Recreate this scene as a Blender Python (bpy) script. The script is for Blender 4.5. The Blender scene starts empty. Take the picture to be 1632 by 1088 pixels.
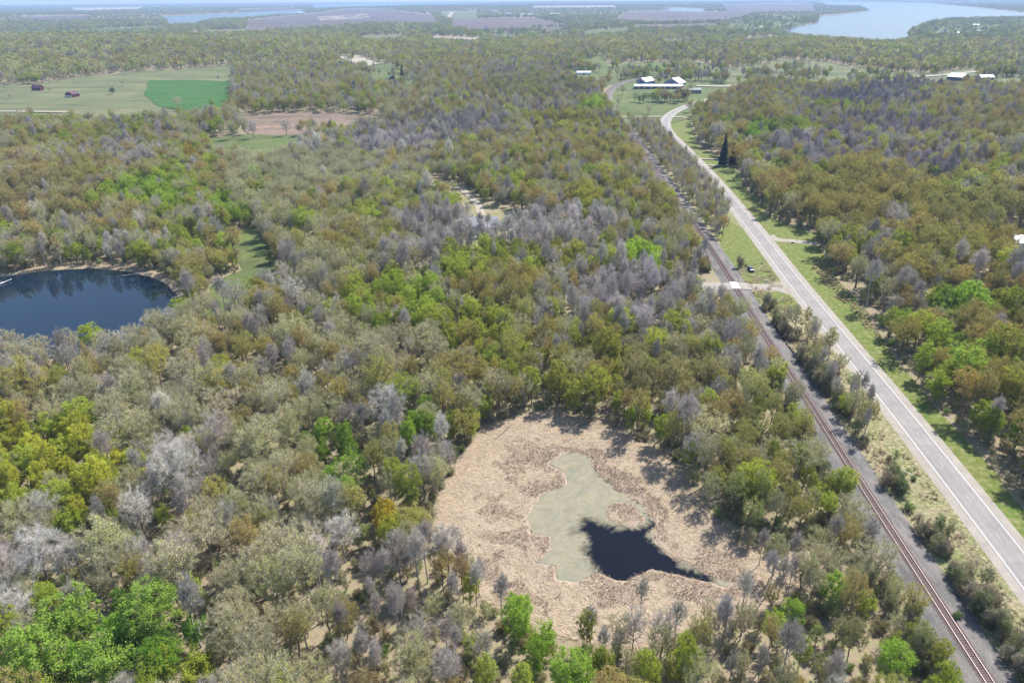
import bpy, math, random
import numpy as np
from mathutils import Matrix, Vector

SC = bpy.context.scene
COL = SC.collection
rng = np.random.default_rng(7)
random.seed(7)

# ---------------------------------------------------------------- camera
CAM_H, FPX, HORIZON, ROLL = 115.0, 1165.0, -5.0, math.radians(0.30)
PITCH = math.atan((544 - HORIZON) / FPX)
fwd = np.array([0, math.cos(PITCH), -math.sin(PITCH)])
up0 = np.array([0, math.sin(PITCH), math.cos(PITCH)])
rt0 = np.array([1.0, 0, 0])
upv = math.cos(ROLL) * up0 + math.sin(ROLL) * rt0
rtv = math.cos(ROLL) * rt0 - math.sin(ROLL) * up0
CAMP = np.array([0, 0, CAM_H])
cam = bpy.data.cameras.new('camera')
cam.sensor_width = 36.0
cam.lens = FPX / 1632 * 36.0
cam.clip_start, cam.clip_end = 1.0, 90000.0
camo = bpy.data.objects.new('camera', cam)
COL.objects.link(camo)
camo.matrix_world = Matrix([[rtv[i], upv[i], -fwd[i], CAMP[i]] for i in range(3)] + [[0, 0, 0, 1]])
SC.camera = camo

# ---------------------------------------------------------------- sky and sun
SUN_EL, SUN_AZ = math.radians(49), math.radians(44)      # azimuth: from straight ahead towards the right
world = bpy.data.worlds.new('World')
SC.world = world
world.use_nodes = True
wt = world.node_tree
bg = wt.nodes['Background']
sky = wt.nodes.new('ShaderNodeTexSky')
sky.sky_type = 'NISHITA'
sky.sun_disc = False
sky.sun_elevation = SUN_EL
sky.sun_rotation = SUN_AZ
sky.air_density, sky.dust_density, sky.ozone_density = 1.0, 0.5, 1.0
wt.links.new(sky.outputs[0], bg.inputs[0])
bg.inputs[1].default_value = 0.115
sun = bpy.data.lights.new('sun', 'SUN')
sun.energy, sun.angle, sun.color = 5.0, math.radians(0.53), (1.0, 0.955, 0.88)
suno = bpy.data.objects.new('sun', sun)
COL.objects.link(suno)
sd = Vector((math.sin(SUN_AZ) * math.cos(SUN_EL), math.cos(SUN_AZ) * math.cos(SUN_EL), math.sin(SUN_EL)))
suno.rotation_euler = sd.to_track_quat('Z', 'Y').to_euler()
suno.location = (0, 0, 300)
vs = SC.view_settings
vs.view_transform, vs.look, vs.exposure, vs.gamma = 'Standard', 'None', 0.95, 1.0
vs.use_curve_mapping = False
SC.cycles.max_bounces = 6
SC.cycles.diffuse_bounces = 4
SC.cycles.glossy_bounces = 2
SC.cycles.transmission_bounces = 3
SC.cycles.transparent_max_bounces = 6
SC.cycles.volume_bounces = 0
SC.cycles.use_denoising = True

# ---------------------------------------------------------------- pixel <-> ground
def ray(px, py):
    u = np.asarray(px, float) - 816.0
    v = 544.0 - np.asarray(py, float)
    return u[..., None] * rtv + v[..., None] * upv + FPX * fwd
def G(px, py, z=0.0):
    d = ray(np.asarray(px, float), np.asarray(py, float))
    t = (z - CAM_H) / d[..., 2]
    return np.stack([d[..., 0] * t, d[..., 1] * t], -1)
def proj(x, y, z):
    p = np.stack([x, y, np.broadcast_to(z, np.shape(x)) - CAM_H], -1)
    w = p @ fwd
    w = np.where(w < 1, 1, w)
    return 816 + FPX * (p @ rtv) / w, 544 - FPX * (p @ upv) / w, p @ fwd
def GP(pts):
    a = np.array(pts, float)
    return G(a[:, 0], a[:, 1])
def inside(P, poly):
    x, y = P[..., 0], P[..., 1]
    r = np.zeros(x.shape, bool)
    n = len(poly)
    for i in range(n):
        x0, y0 = poly[i]; x1, y1 = poly[(i + 1) % n]
        c = (y0 > y) != (y1 > y)
        if y1 != y0:
            r ^= c & (x < (x1 - x0) * (y - y0) / (y1 - y0) + x0)
    return r
def dist_line(P, line, closed=False):
    best = np.full(P.shape[:-1], 1e9)
    n = len(line)
    for i in range(n if closed else n - 1):
        a = line[i]; b = line[(i + 1) % n]
        ab = b - a
        t = np.clip(((P - a) @ ab) / max(ab @ ab, 1e-9), 0, 1)
        best = np.minimum(best, np.hypot(*(np.moveaxis(P - a - t[..., None] * ab, -1, 0))))
    return best
def sdf(P, poly):
    d = dist_line(P, poly, True)
    return np.where(inside(P, poly), -d, d)
def catmull(pts, step):
    p = np.vstack([2 * pts[0] - pts[1], pts, 2 * pts[-1] - pts[-2]])
    out = []
    for i in range(1, len(p) - 2):
        n = max(2, int(np.linalg.norm(p[i + 1] - p[i]) / step))
        t = np.linspace(0, 1, n, endpoint=False)[:, None]
        a, b, c, d = p[i - 1], p[i], p[i + 1], p[i + 2]
        out.append(.5 * (2 * b + (c - a) * t + (2 * a - 5 * b + 4 * c - d) * t ** 2 + (3 * b - a - 3 * c + d) * t ** 3))
    out.append(p[-2][None])
    return np.vstack(out)
def smooth_line(pts, k):
    q = pts.copy()
    for _ in range(k):
        q[1:-1] = .25 * q[:-2] + .5 * q[1:-1] + .25 * q[2:]
    return q
def resample(pts, step):
    s = np.r_[0, np.cumsum(np.linalg.norm(np.diff(pts, axis=0), axis=1))]
    t = np.arange(0, s[-1], step)
    return np.stack([np.interp(t, s, pts[:, k]) for k in range(2)], -1)
def hash2(ix, iy, seed):
    h = (ix.astype(np.int64) * 374761393 + iy.astype(np.int64) * 668265263 + seed * 2147483647) & 0x7fffffff
    h = ((h ^ (h >> 13)) * 1274126177) & 0x7fffffff
    return ((h ^ (h >> 16)) & 0xffff) / 65535.0
def vnoise(x, y, seed=0):
    x = np.asarray(x, float); y = np.asarray(y, float)
    ix, iy = np.floor(x), np.floor(y)
    fx, fy = x - ix, y - iy
    fx, fy = fx * fx * (3 - 2 * fx), fy * fy * (3 - 2 * fy)
    a = hash2(ix, iy, seed); b = hash2(ix + 1, iy, seed); c = hash2(ix, iy + 1, seed); d = hash2(ix + 1, iy + 1, seed)
    return (a + (b - a) * fx) * (1 - fy) + (c + (d - c) * fx) * fy
def fbm(x, y, seed=0, o=3):
    s, a, t = 0, 1, 0
    for k in range(o):
        s = s + a * vnoise(np.asarray(x) * 2 ** k, np.asarray(y) * 2 ** k, seed + k); t += a; a *= .5
    return s / t

# ---------------------------------------------------------------- layout of the land (traced outlines, laid on the ground)
POND = GP([(-160, 452), (-60, 440), (0, 441), (60, 433), (100, 429), (150, 427), (200, 432), (240, 440), (270, 454), (287, 470), (287, 488), (275, 508), (243, 538), (190, 562), (100, 574), (0, 576), (-150, 566), (-230, 510)])
LAKE = GP([(1303, 2.5), (1360, 3.5), (1479, 6), (1550, 12), (1605, 18), (1650, 24), (1760, 27), (1760, 31), (1640, 30), (1512, 33), (1482, 38), (1450, 52), (1446, 66), (1415, 72), (1346, 67), (1266, 61), (1236, 52), (1280, 41), (1302, 37), (1306, 27), (1385, 19), (1372, 11), (1318, 10)])
LAKE_W = GP([(255, 27), (268, 36), (266, 43), (310, 42), (335, 34), (400, 29), (486, 23), (480, 16), (380, 21)])
LAKE_N = GP([(500, 15), (640, 10), (785, 6), (775, 2), (640, 3.5), (500, 8)])
LAKE_E = GP([(1058, 14), (1080, 13), (1122, 15), (1124, 24), (1075, 23)])
MARSH = GP([(882, 650), (831, 660), (766, 685), (731, 726), (711, 767), (694, 811), (700, 853), (718, 900), (760, 955), (830, 995), (900, 1026), (1000, 1036), (1110, 1020), (1180, 992), (1240, 970), (1300, 945), (1338, 912), (1335, 880), (1300, 868), (1240, 884), (1195, 877), (1160, 853), (1140, 825), (1102, 784), (1095, 753), (1068, 733), (1023, 705), (975, 678), (920, 664)])
def c5(pts):
    return GP([(680 + x / 2.914, 640 + y / 2.914) for x, y in pts])
MWATER = c5([(560, 285), (640, 237), (700, 230), (760, 265), (775, 320), (850, 380), (870, 410), (940, 432), (1000, 480), (1035, 540), (1075, 565), (1035, 605), (1062, 660), (1150, 735), (1300, 795), (1420, 840), (1400, 858), (1290, 832), (1150, 805), (1060, 782), (930, 832), (850, 828), (780, 800), (690, 845), (612, 830), (600, 765), (500, 755), (580, 680), (570, 622), (490, 614), (462, 545), (490, 500), (520, 440), (655, 375), (640, 325)])
MDARK = c5([(690, 605), (740, 552), (800, 568), (880, 597), (960, 600), (1060, 562), (1015, 620), (1045, 660), (1112, 712), (1185, 770), (1300, 815), (1290, 835), (1150, 830), (1060, 800), (920, 840), (850, 830), (795, 775), (768, 705), (772, 645), (742, 603)])
ISLET = c5([(838, 505), (870, 478), (935, 478), (1000, 520), (1015, 560), (960, 588), (880, 562), (840, 540)])
ROAD = catmull(GP([(1330, 147), (1250, 147), (1180, 149.5), (1140, 157), (1103, 167), (1073, 180), (1060, 194), (1063, 210), (1085, 233), (1112, 261), (1141, 292), (1171, 328), (1200, 363), (1259, 440), (1305, 497), (1352, 555), (1405, 620), (1449, 674), (1490, 727), (1548, 800), (1620, 893), (1700, 998), (1800, 1130), (1900, 1262)]), 3.0)
ROAD = resample(smooth_line(ROAD, 60), 2.5)
RAIL = catmull(GP([(1090, 118), (1040, 123), (1005, 129), (986, 135), (976, 141), (969, 149), (967.5, 159), (974, 172), (988, 191), (1010, 222), (1027, 246), (1060, 293), (1095, 343), (1128, 391), (1165, 447), (1203, 512), (1256, 593), (1301, 662), (1343, 728), (1408, 833), (1441, 882), (1507, 985), (1573, 1088), (1660, 1222)]), 3.0)
RAIL = resample(smooth_line(RAIL, 60), 1.0)
VERGE_E = GP([(1072, 186), (1100, 184), (1104, 205), (1112, 232), (1168, 262), (1185, 292), (1225, 345), (1300, 372), (1330, 440), (1385, 500), (1425, 570), (1480, 640), (1560, 730), (1650, 830), (1800, 1010), (1900, 1130), (1850, 1200), (1700, 998), (1548, 800), (1405, 620), (1259, 440), (1171, 328), (1063, 210)])
VERGE_W = GP([(1063, 200), (1085, 233), (1141, 292), (1200, 363), (1259, 440), (1352, 555), (1449, 674), (1548, 800), (1700, 998), (1800, 1130), (1700, 1180), (1573, 1088), (1441, 882), (1343, 728), (1256, 593), (1165, 447), (1095, 343), (1010, 222), (985, 187)])
STRIP_N = GP([(1000, 196), (1048, 206), (1075, 232), (1105, 268), (1150, 322), (1162, 350), (1150, 385), (1128, 382), (1062, 284), (1018, 226)])
STRIP_M = GP([(1252, 522), (1276, 510), (1296, 530), (1330, 590), (1385, 668), (1400, 705), (1385, 722), (1345, 672), (1290, 590)])
PAST_W = GP([(-80, 142), (0, 139), (60, 137), (130, 128), (230, 119), (300, 116), (376, 111), (372, 130), (368, 190), (300, 198), (180, 203), (0, 203), (-80, 203)])
HAY = GP([(232, 152), (243, 130), (300, 129), (371, 131), (366, 174), (290, 177), (250, 170)])
PLOUGH = GP([(378, 188), (480, 186), (606, 191), (612, 209), (560, 219), (500, 217), (440, 219), (395, 216)])
GLADE_NW = GP([(325, 222), (440, 213), (500, 222), (480, 246), (440, 262), (400, 266), (340, 262)])
GLADE_POND = GP([(362, 372), (408, 360), (428, 395), (446, 425), (456, 452), (420, 480), (340, 520), (320, 500), (335, 455), (385, 430), (368, 400)])
SHED_MEADOW = GP([(540, 98), (600, 104), (640, 112), (668, 132), (668, 160), (605, 160), (580, 132), (540, 120)])
MEADOW_C = GP([(878, 100), (955, 93), (975, 106), (990, 128), (962, 138), (915, 134), (890, 128)])
FARM = GP([(958, 118), (1000, 104), (1110, 103), (1185, 112), (1184, 146), (1140, 172), (1090, 192), (1050, 205), (1000, 200), (985, 185), (972, 160), (980, 142)])
HILL_E = GP([(1100, 118), (1180, 108), (1250, 98), (1300, 101), (1380, 113), (1470, 124), (1560, 114), (1700, 100), (1700, 160), (1580, 162), (1500, 158), (1440, 147), (1300, 142), (1230, 138), (1186, 140)])
FIELD_E = GP([(1586, 93), (1640, 88), (1700, 86), (1700, 110), (1600, 111)])
PL_1 = GP([(395, 34), (560, 16), (612, 17), (690, 26), (702, 42), (600, 40), (470, 49), (390, 52)])
PL_2 = GP([(720, 31), (850, 29), (905, 42), (890, 54), (770, 54), (718, 48)])
PL_3 = GP([(1000, 20), (1060, 18), (1200, 22), (1175, 36), (1050, 39), (975, 36)])
PL_4 = GP([(1150, 8), (1295, 6), (1300, 21), (1160, 22)])
FD_1 = GP([(755, 50), (905, 43), (905, 65), (790, 66)])
FD_2 = GP([(1005, 74), (1100, 60), (1160, 55), (1168, 84), (1080, 92)])
FD_3 = GP([(1155, 33), (1270, 27), (1285, 41), (1220, 52), (1165, 55)])
FD_4 = GP([(700, 22), (760, 20), (760, 32), (710, 33)])
FD_5 = GP([(110, 14), (230, 12), (220, 17), (120, 19)])
FD_6 = GP([(530, 98), (560, 96), (605, 108), (575, 112)])
FD_7 = [GP(q) for q in ([(560, 64), (640, 57), (664, 66), (590, 74)], [(690, 60), (770, 62), (760, 72), (690, 70)], [(925, 52), (1000, 47), (1010, 56), (930, 62)], [(1010, 42), (1140, 38), (1140, 46), (1010, 50)], [(300, 52), (420, 48), (425, 56), (310, 61)], [(150, 48), (260, 42), (262, 50), (160, 56)], [(30, 32), (140, 29), (140, 36), (40, 38)], [(505, 28), (585, 24), (590, 30), (510, 34)], [(1180, 64), (1235, 58), (1245, 68), (1190, 74)], [(380, 16), (470, 13), (470, 17), (380, 20)], [(850, 12), (980, 10), (980, 15), (850, 17)])]
COTT = GP([(1480, 48), (1560, 36), (1600, 44), (1570, 60), (1490, 62)])
YARD = GP([(676, 290), (700, 284), (745, 298), (775, 325), (842, 340), (846, 370), (800, 392), (748, 392), (738, 345), (712, 322), (690, 322)])
YARD_R = GP([(1596, 380), (1640, 372), (1700, 372), (1700, 450), (1640, 450), (1604, 425)])
YARD_E = GP([(905, 112), (960, 116), (968, 138), (915, 140)])
DITCH = GP([(1196, 484), (1205, 481), (1224, 505), (1250, 541), (1276, 576), (1266, 580), (1236, 550), (1210, 515)])
XING = GP([(1105, 440), (1150, 440), (1230, 470), (1215, 515), (1180, 500), (1150, 505), (1115, 490)])
SIDE = GP([(1100, 455), (1145, 456), (1195, 455), (1240, 452), (1262, 462)])
CLEAR = [POND, LAKE, LAKE_W, LAKE_N, LAKE_E, MARSH, VERGE_E, VERGE_W, PAST_W, PLOUGH, GLADE_NW, GLADE_POND, SHED_MEADOW, MEADOW_C, FARM, HILL_E, FIELD_E, PL_1, PL_2, PL_3, PL_4, FD_1, FD_2, FD_3, FD_4, FD_5, COTT, YARD, YARD_R, YARD_E] + FD_7
BOX = [(p.min(0), p.max(0), p) for p in CLEAR]
ROADC = ROAD[::6]; RAILC = RAIL[::12]
WATERS = [POND, LAKE, LAKE_W, LAKE_N, LAKE_E]
HILLS = [(-900, 1700, 260, 17), (-450, 1650, 200, 12), (-1350, 2000, 300, 18), (-150, 900, 120, 7), (500, 800, 160, 7), (800, 1000, 200, 8), (650, 620, 120, 5), (-700, 2250, 250, 10), (200, 1700, 220, 7), (900, 1900, 300, 9), (-3500, 5200, 900, 16), (-200, 8500, 1500, 14)]
def hgt(x, y):
    if np.ndim(x) == 0: return hgt(np.array([x]), np.array([y]))[0]
    x = np.asarray(x, float); y = np.asarray(y, float)
    h = np.zeros(np.broadcast(x, y).shape)
    for cx, cy, s, a in HILLS:
        h = h + a * np.exp(-((x - cx) ** 2 + (y - cy) ** 2) / (2 * s * s))
    d = np.hypot(x, y)
    h = h + 6 * (fbm(x / 420, y / 420, 31, 2) - .42) * np.clip((d - 650) / 500, 0, 1)
    P = np.stack([x + 0 * h, y + 0 * h], -1)
    for w in WATERS[1:]:
        lo, hi = w.min(0) - 500, w.max(0) + 500
        m = (P[..., 0] > lo[0]) & (P[..., 0] < hi[0]) & (P[..., 1] > lo[1]) & (P[..., 1] < hi[1])
        if m.any():
            k = np.clip(sdf(P[m], w) / 400, 0, 1)
            h[m] = h[m] * k - .4 * (1 - k)
    k = np.clip((dist_line(P, RAILC[::3]) - 20) / 150, 0, 1) * np.clip((dist_line(P, ROADC[::3]) - 20) / 150, 0, 1)
    return h * k

# ---------------------------------------------------------------- materials
def nmat(name):
    m = bpy.data.materials.new(name); m.use_nodes = True
    t = m.node_tree
    return m, t, t.nodes['Principled BSDF']
def N(t, kind, **kw):
    n = t.nodes.new(kind)
    for k, v in kw.items():
        setattr(n, k, v)
    return n
def pos_noise(t, scale, detail=4, rough=.6, dist=0.0, stretch=None):
    g = N(t, 'ShaderNodeNewGeometry')
    src = g.outputs['Position']
    if stretch:
        mp = N(t, 'ShaderNodeMapping')
        mp.inputs['Rotation'].default_value = (0, 0, stretch[0]); mp.inputs['Scale'].default_value = (stretch[1], 1, 1)
        t.links.new(src, mp.inputs[0]); src = mp.outputs[0]
    n = N(t, 'ShaderNodeTexNoise')
    n.inputs['Scale'].default_value = scale; n.inputs['Detail'].default_value = detail
    n.inputs['Roughness'].default_value = rough; n.inputs['Distortion'].default_value = dist
    t.links.new(src, n.inputs['Vector'])
    return n.outputs['Fac']
def ramp(t, fac, stops):
    r = N(t, 'ShaderNodeValToRGB')
    e = r.color_ramp.elements
    while len(e) < len(stops): e.new(.5)
    for q, (p, c) in zip(e, stops):
        q.position = p; q.color = (*c, 1)
    t.links.new(fac, r.inputs[0])
    return r.outputs[0]
def mix(t, a, b, fac, mode='MIX'):
    m = N(t, 'ShaderNodeMix', data_type='RGBA', blend_type=mode)
    for s, v in ((m.inputs[0], fac), (m.inputs[6], a), (m.inputs[7], b)):
        if isinstance(v, bpy.types.NodeSocket): t.links.new(v, s)
        elif isinstance(v, tuple): s.default_value = (*v, 1)
        else: s.default_value = v
    return m.outputs[2]
def bump(t, b, h, dist, strength=1.0):
    n = N(t, 'ShaderNodeBump'); n.inputs['Distance'].default_value = dist; n.inputs['Strength'].default_value = strength
    t.links.new(h, n.inputs['Height']); t.links.new(n.outputs[0], b.inputs['Normal'])
def land(name, c1, c2, c3=None, s1=.05, s2=.9, bd=.15, p=(.35, .65), rough=.95, streak=None):
    m, t, b = nmat(name)
    big = pos_noise(t, s1, 5, .6, .4)
    col = ramp(t, big, [(p[0], c1), (p[1], c2)])
    fine = pos_noise(t, s2, 4, .7)
    if c3: col = mix(t, col, c3, ramp(t, fine, [(.48, (0, 0, 0)), (.66, (1, 1, 1))]))
    col = mix(t, col, ramp(t, fine, [(.25, (.62, .62, .62)), (.75, (1.25, 1.25, 1.25))]), 1.0, 'MULTIPLY')
    if streak:
        st_ = pos_noise(t, streak[2], 4, .6, .3, (streak[0], streak[1]))
        col = mix(t, col, ramp(t, st_, [(.32, (.68, .72, .70)), (.5, (1, 1, 1)), (.68, (1.3, 1.22, 1.2))]), streak[3], 'MULTIPLY')
    t.links.new(col, b.inputs['Base Color'])
    b.inputs['Roughness'].default_value = rough; b.inputs['Specular IOR Level'].default_value = .15
    bump(t, b, fine, bd)
    return m
def plain(name, c, rough=.7, var=.25, sc=.8, metal=0.0, spec=.3):
    m, t, b = nmat(name)
    n = pos_noise(t, sc, 5, .65)
    col = mix(t, c, ramp(t, n, [(.25, (1 - var,) * 3), (.75, (1 + var,) * 3)]), 1.0, 'MULTIPLY')
    t.links.new(col, b.inputs['Base Color'])
    b.inputs['Roughness'].default_value = rough; b.inputs['Metallic'].default_value = metal; b.inputs['Specular IOR Level'].default_value = spec
    return m
def leafmat(name, trans=.35, base=None, var=.2):
    m, t, b = nmat(name)
    t.nodes.remove(b)
    if base is None:
        a = N(t, 'ShaderNodeAttribute', attribute_type='INSTANCER', attribute_name='tint'); col = a.outputs['Color']
    else:
        r = N(t, 'ShaderNodeRGB'); r.outputs[0].default_value = (*base, 1); col = r.outputs[0]
    g = N(t, 'ShaderNodeNewGeometry')
    col = mix(t, col, ramp(t, g.outputs['Random Per Island'], [(0, (1 - var, 1 - var, 1 - var * .8)), (1, (1 + var, 1 + var, 1 + var * .6))]), 1.0, 'MULTIPLY')
    d = N(t, 'ShaderNodeBsdfDiffuse'); tr = N(t, 'ShaderNodeBsdfTranslucent'); mx = N(t, 'ShaderNodeMixShader')
    mx.inputs[0].default_value = trans
    t.links.new(col, d.inputs[0]); t.links.new(col, tr.inputs[0])
    t.links.new(d.outputs[0], mx.inputs[1]); t.links.new(tr.outputs[0], mx.inputs[2])
    t.links.new(mx.outputs[0], t.nodes['Material Output'].inputs[0])
    return m
M = {}
M['ground'] = land('forest floor litter', (.235, .19, .13), (.285, .225, .16), (.17, .185, .075), .03, .55, .25)
M['pasture'] = land('pale spring pasture', (.115, .13, .06), (.155, .15, .08), (.09, .12, .042), .02, .12, .1, streak=(.2, .25, .03, 1.0))
M['hay'] = land('young crop green', (.035, .105, .018), (.052, .115, .026), None, .03, .25, .08, streak=(.5, .08, .16, .8))
M['soil'] = land('tilled brown soil', (.20, .145, .11), (.165, .125, .095), None, .02, .2, .1, streak=(1.3, .1, .12, .9))
M['soil_far'] = land('dry ploughed earth', (.125, .095, .085), (.105, .082, .078), None, .004, .05, .1, streak=(.1, .2, .006, 1.0))
M['meadow'] = land('green meadow', (.075, .125, .028), (.11, .13, .045), (.13, .118, .06), .04, .4, .12, streak=(.6, .4, .04, .9))
M['verge'] = land('roadside grass', (.095, .15, .022), (.14, .155, .038), (.19, .17, .085), .06, .5, .12, (.3, .7))
M['drygrass'] = land('dry roadside grass', (.26, .215, .14), (.135, .165, .05), (.31, .255, .17), .09, .9, .15)
M['gravel'] = land('pale gravel', (.27, .245, .215), (.33, .295, .26), None, .2, 4, .03)
M['dirt'] = land('pale dirt track', (.30, .265, .21), (.37, .325, .265), None, .05, 1.2, .04)
M['ballast'] = land('railway ballast stone', (.115, .108, .106), (.165, .155, .148), (.195, .182, .172), .25, 6, .08, streak=(0.15, 4, .12, 1.0))
M['oily'] = land('oily brown ballast', (.115, .088, .083), (.15, .115, .108), None, .3, 5, .05)
M['straw'] = land('flattened reed straw', (.40, .325, .24), (.33, .255, .20), (.23, .165, .125), .12, 1.4, .3)
M['bank'] = land('muddy bank', (.30, .23, .16), (.22, .18, .10), (.38, .31, .22), .3, 1.5, .3)
def asphalt():
    m, t, b = nmat('worn asphalt')
    g = pos_noise(t, 3.0, 6, .7)
    col = ramp(t, g, [(.3, (.20, .188, .182)), (.7, (.25, .235, .225))])
    big = pos_noise(t, .12, 4, .6, .6)
    col = mix(t, col, ramp(t, big, [(.3, (.86, .86, .88)), (.7, (1.1, 1.09, 1.08))]), 1.0, 'MULTIPLY')
    a = N(t, 'ShaderNodeAttribute', attribute_name='across')
    w = N(t, 'ShaderNodeMath', operation='ABSOLUTE'); t.links.new(a.outputs['Fac'], w.inputs[0])
    tr = ramp(t, w.outputs[0], [(0, (.80, .80, .82)), (.035, (1.05, 1.05, 1.05)), (.16, (.9, .9, .9)), (.28, (1.06, 1.06, 1.06)), (.48, (1.04, 1.04, 1.04)), (.60, (.9, .9, .9)), (.72, (1.03, 1.03, 1.02)), (1, (1.05, 1.03, 1.0))])
    col = mix(t, col, tr, .8, 'MULTIPLY')
    v = N(t, 'ShaderNodeTexVoronoi', feature='DISTANCE_TO_EDGE'); v.inputs['Scale'].default_value = .22
    gg = N(t, 'ShaderNodeNewGeometry'); nz = N(t, 'ShaderNodeTexNoise'); nz.inputs['Scale'].default_value = .8
    mp = mix(t, gg.outputs['Position'], nz.outputs['Color'], .06, 'ADD')
    t.links.new(gg.outputs['Position'], nz.inputs[0]); t.links.new(mp, v.inputs[0])
    col = mix(t, col, ramp(t, v.outputs['Distance'], [(.0, (.72, .72, .74)), (.02, (1, 1, 1))]), .7, 'MULTIPLY')
    t.links.new(col, b.inputs['Base Color']); b.inputs['Roughness'].default_value = .85; b.inputs['Specular IOR Level'].default_value = .25
    bump(t, b, g, .01)
    return m
M['asphalt'] = asphalt()
M['paint'] = plain('white road paint', (.58, .57, .555), .6, .2, 1.5)
M['paint_y'] = plain('faded yellow paint', (.34, .30, .23), .6, .25, 1.5)
M['concrete'] = plain('pale concrete', (.62, .60, .56), .85, .15, 1)
M['rust'] = plain('rusty rail steel', (.13, .085, .075), .55, .25, 2, .3)
M['railtop'] = plain('worn rail head', (.36, .285, .275), .5, .1, 2, .2)
M['tie'] = plain('old timber sleeper', (.105, .072, .066), .9, .35, 1.3)
def water(name, base, rough, bs, bd, spec=.5):
    m, t, b = nmat(name)
    b.inputs['Base Color'].default_value = (*base, 1); b.inputs['Roughness'].default_value = rough
    b.inputs['IOR'].default_value = 1.33; b.inputs['Specular IOR Level'].default_value = spec
    n = pos_noise(t, bs, 3, .5)
    bump(t, b, n, bd)
    return m
M['pond'] = water('dark pond water', (.004, .013, .028), .03, .6, .012, .33)
M['lake'] = water('rippled lake water', (.015, .03, .045), .25, .05, .3, .3)
M['mwater'] = water('peaty marsh water', (.004, .005, .009), .05, .8, .01, .3)
def scum_mat():
    m, t, b = nmat('algae film')
    a = N(t, 'ShaderNodeAttribute', attribute_name='film')
    g = N(t, 'ShaderNodeNewGeometry')
    w1 = pos_noise(t, .22, 2, .5, 1.5)
    w2 = N(t, 'ShaderNodeTexNoise'); w2.inputs['Scale'].default_value = .16; w2.inputs['Detail'].default_value = 5; w2.inputs['Distortion'].default_value = 3.5
    t.links.new(g.outputs['Position'], w2.inputs[0])
    s = N(t, 'ShaderNodeMath', operation='MULTIPLY_ADD'); s.inputs[1].default_value = .8; t.links.new(w2.outputs['Fac'], s.inputs[0])
    t.links.new(a.outputs['Fac'], s.inputs[2])
    f = ramp(t, s.outputs[0], [(.36, (0, 0, 0)), (.50, (.3, .3, .3)), (.60, (.62, .62, .62)), (.86, (1, 1, 1))])
    col = ramp(t, w2.outputs['Fac'], [(.3, (.195, .18, .115)), (.5, (.235, .212, .145)), (.7, (.26, .225, .165))])
    col = mix(t, col, (.15, .16, .135), ramp(t, w1, [(.4, (0, 0, 0)), (.7, (.55, .55, .55))]))
    t.links.new(col, b.inputs['Base Color']); b.inputs['Roughness'].default_value = .7; b.inputs['Specular IOR Level'].default_value = .1
    tr = N(t, 'ShaderNodeBsdfTransparent'); mx = N(t, 'ShaderNodeMixShader')
    fm = N(t, 'ShaderNodeMath', operation='MULTIPLY'); fm.inputs[1].default_value = .97
    t.links.new(f, fm.inputs[0]); t.links.new(fm.outputs[0], mx.inputs[0])
    t.links.new(tr.outputs[0], mx.inputs[1]); t.links.new(b.outputs[0], mx.inputs[2])
    t.links.new(mx.outputs[0], t.nodes['Material Output'].inputs[0])
    return m
M['scum'] = scum_mat()
M['leaf'] = leafmat('spring leaf', .55)
M['needle'] = leafmat('dark spruce needles', .1, (.022, .045, .028), .35)
M['twig'] = leafmat('grey twigs', .0, None, .25)
M['twig_dull'] = leafmat('brown grey twigs', .0, (.43, .39, .31), .3)
M['twig_warm'] = leafmat('warm brown twigs', .0, (.37, .325, .20), .3)
M['reed'] = leafmat('dry reed stalks', .2, (.47, .385, .285), .5)
M['reed_dark'] = leafmat('wet brown reed stalks', .15, (.215, .15, .12), .65)
M['bark'] = plain('dark furrowed bark', (.15, .125, .10), .95, .35, 3)
M['bark_grey'] = plain('pale grey bark', (.34, .31, .28), .9, .3, 3)
M['bark_white'] = plain('bleached dead wood', (.66, .63, .59), .85, .15, 3)

# ---------------------------------------------------------------- mesh helpers
def mesh(name, V, F, mats, fm=None, attrs=(), smooth=False):
    me = bpy.data.meshes.new(name)
    V = np.asarray(V, np.float32)
    if isinstance(F, np.ndarray):
        k = F.shape[1]
        me.vertices.add(len(V)); me.vertices.foreach_set('co', V.ravel())
        me.loops.add(F.size); me.loops.foreach_set('vertex_index', F.astype(np.int32).ravel())
        me.polygons.add(len(F)); me.polygons.foreach_set('loop_start', np.arange(0, F.size, k, dtype=np.int32))
        me.update(calc_edges=True)
    else:
        me.from_pydata([tuple(map(float, v)) for v in V], [], [tuple(int(i) for i in f) for f in F])
    for m in mats: me.materials.append(m)
    if fm is not None: me.polygons.foreach_set('material_index', np.asarray(fm, np.int32))
    for an, ty, data in attrs:
        a = me.attributes.new(an, ty, 'POINT'); a.data.foreach_set('value', np.asarray(data, np.float32).ravel())
    if smooth: me.polygons.foreach_set('use_smooth', np.ones(len(me.polygons), bool))
    me.update()
    return me
def obj(name, me, parent=None, loc=None, rz=0.0, **props):
    o = bpy.data.objects.new(name, me)
    COL.objects.link(o)
    if parent: o.parent = parent
    if loc is not None: o.location = loc
    if rz: o.rotation_euler = (0, 0, rz)
    for k, v in props.items():
        if v is not None: o[k] = v
    return o
def thing(name, label, cat, loc, rz=0.0, group=None, scale=None):
    o = obj(name, None, None, loc, rz, label=label, category=cat, group=group)
    o.empty_display_size = .5
    if scale is not None: o.scale = scale
    return o
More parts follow.
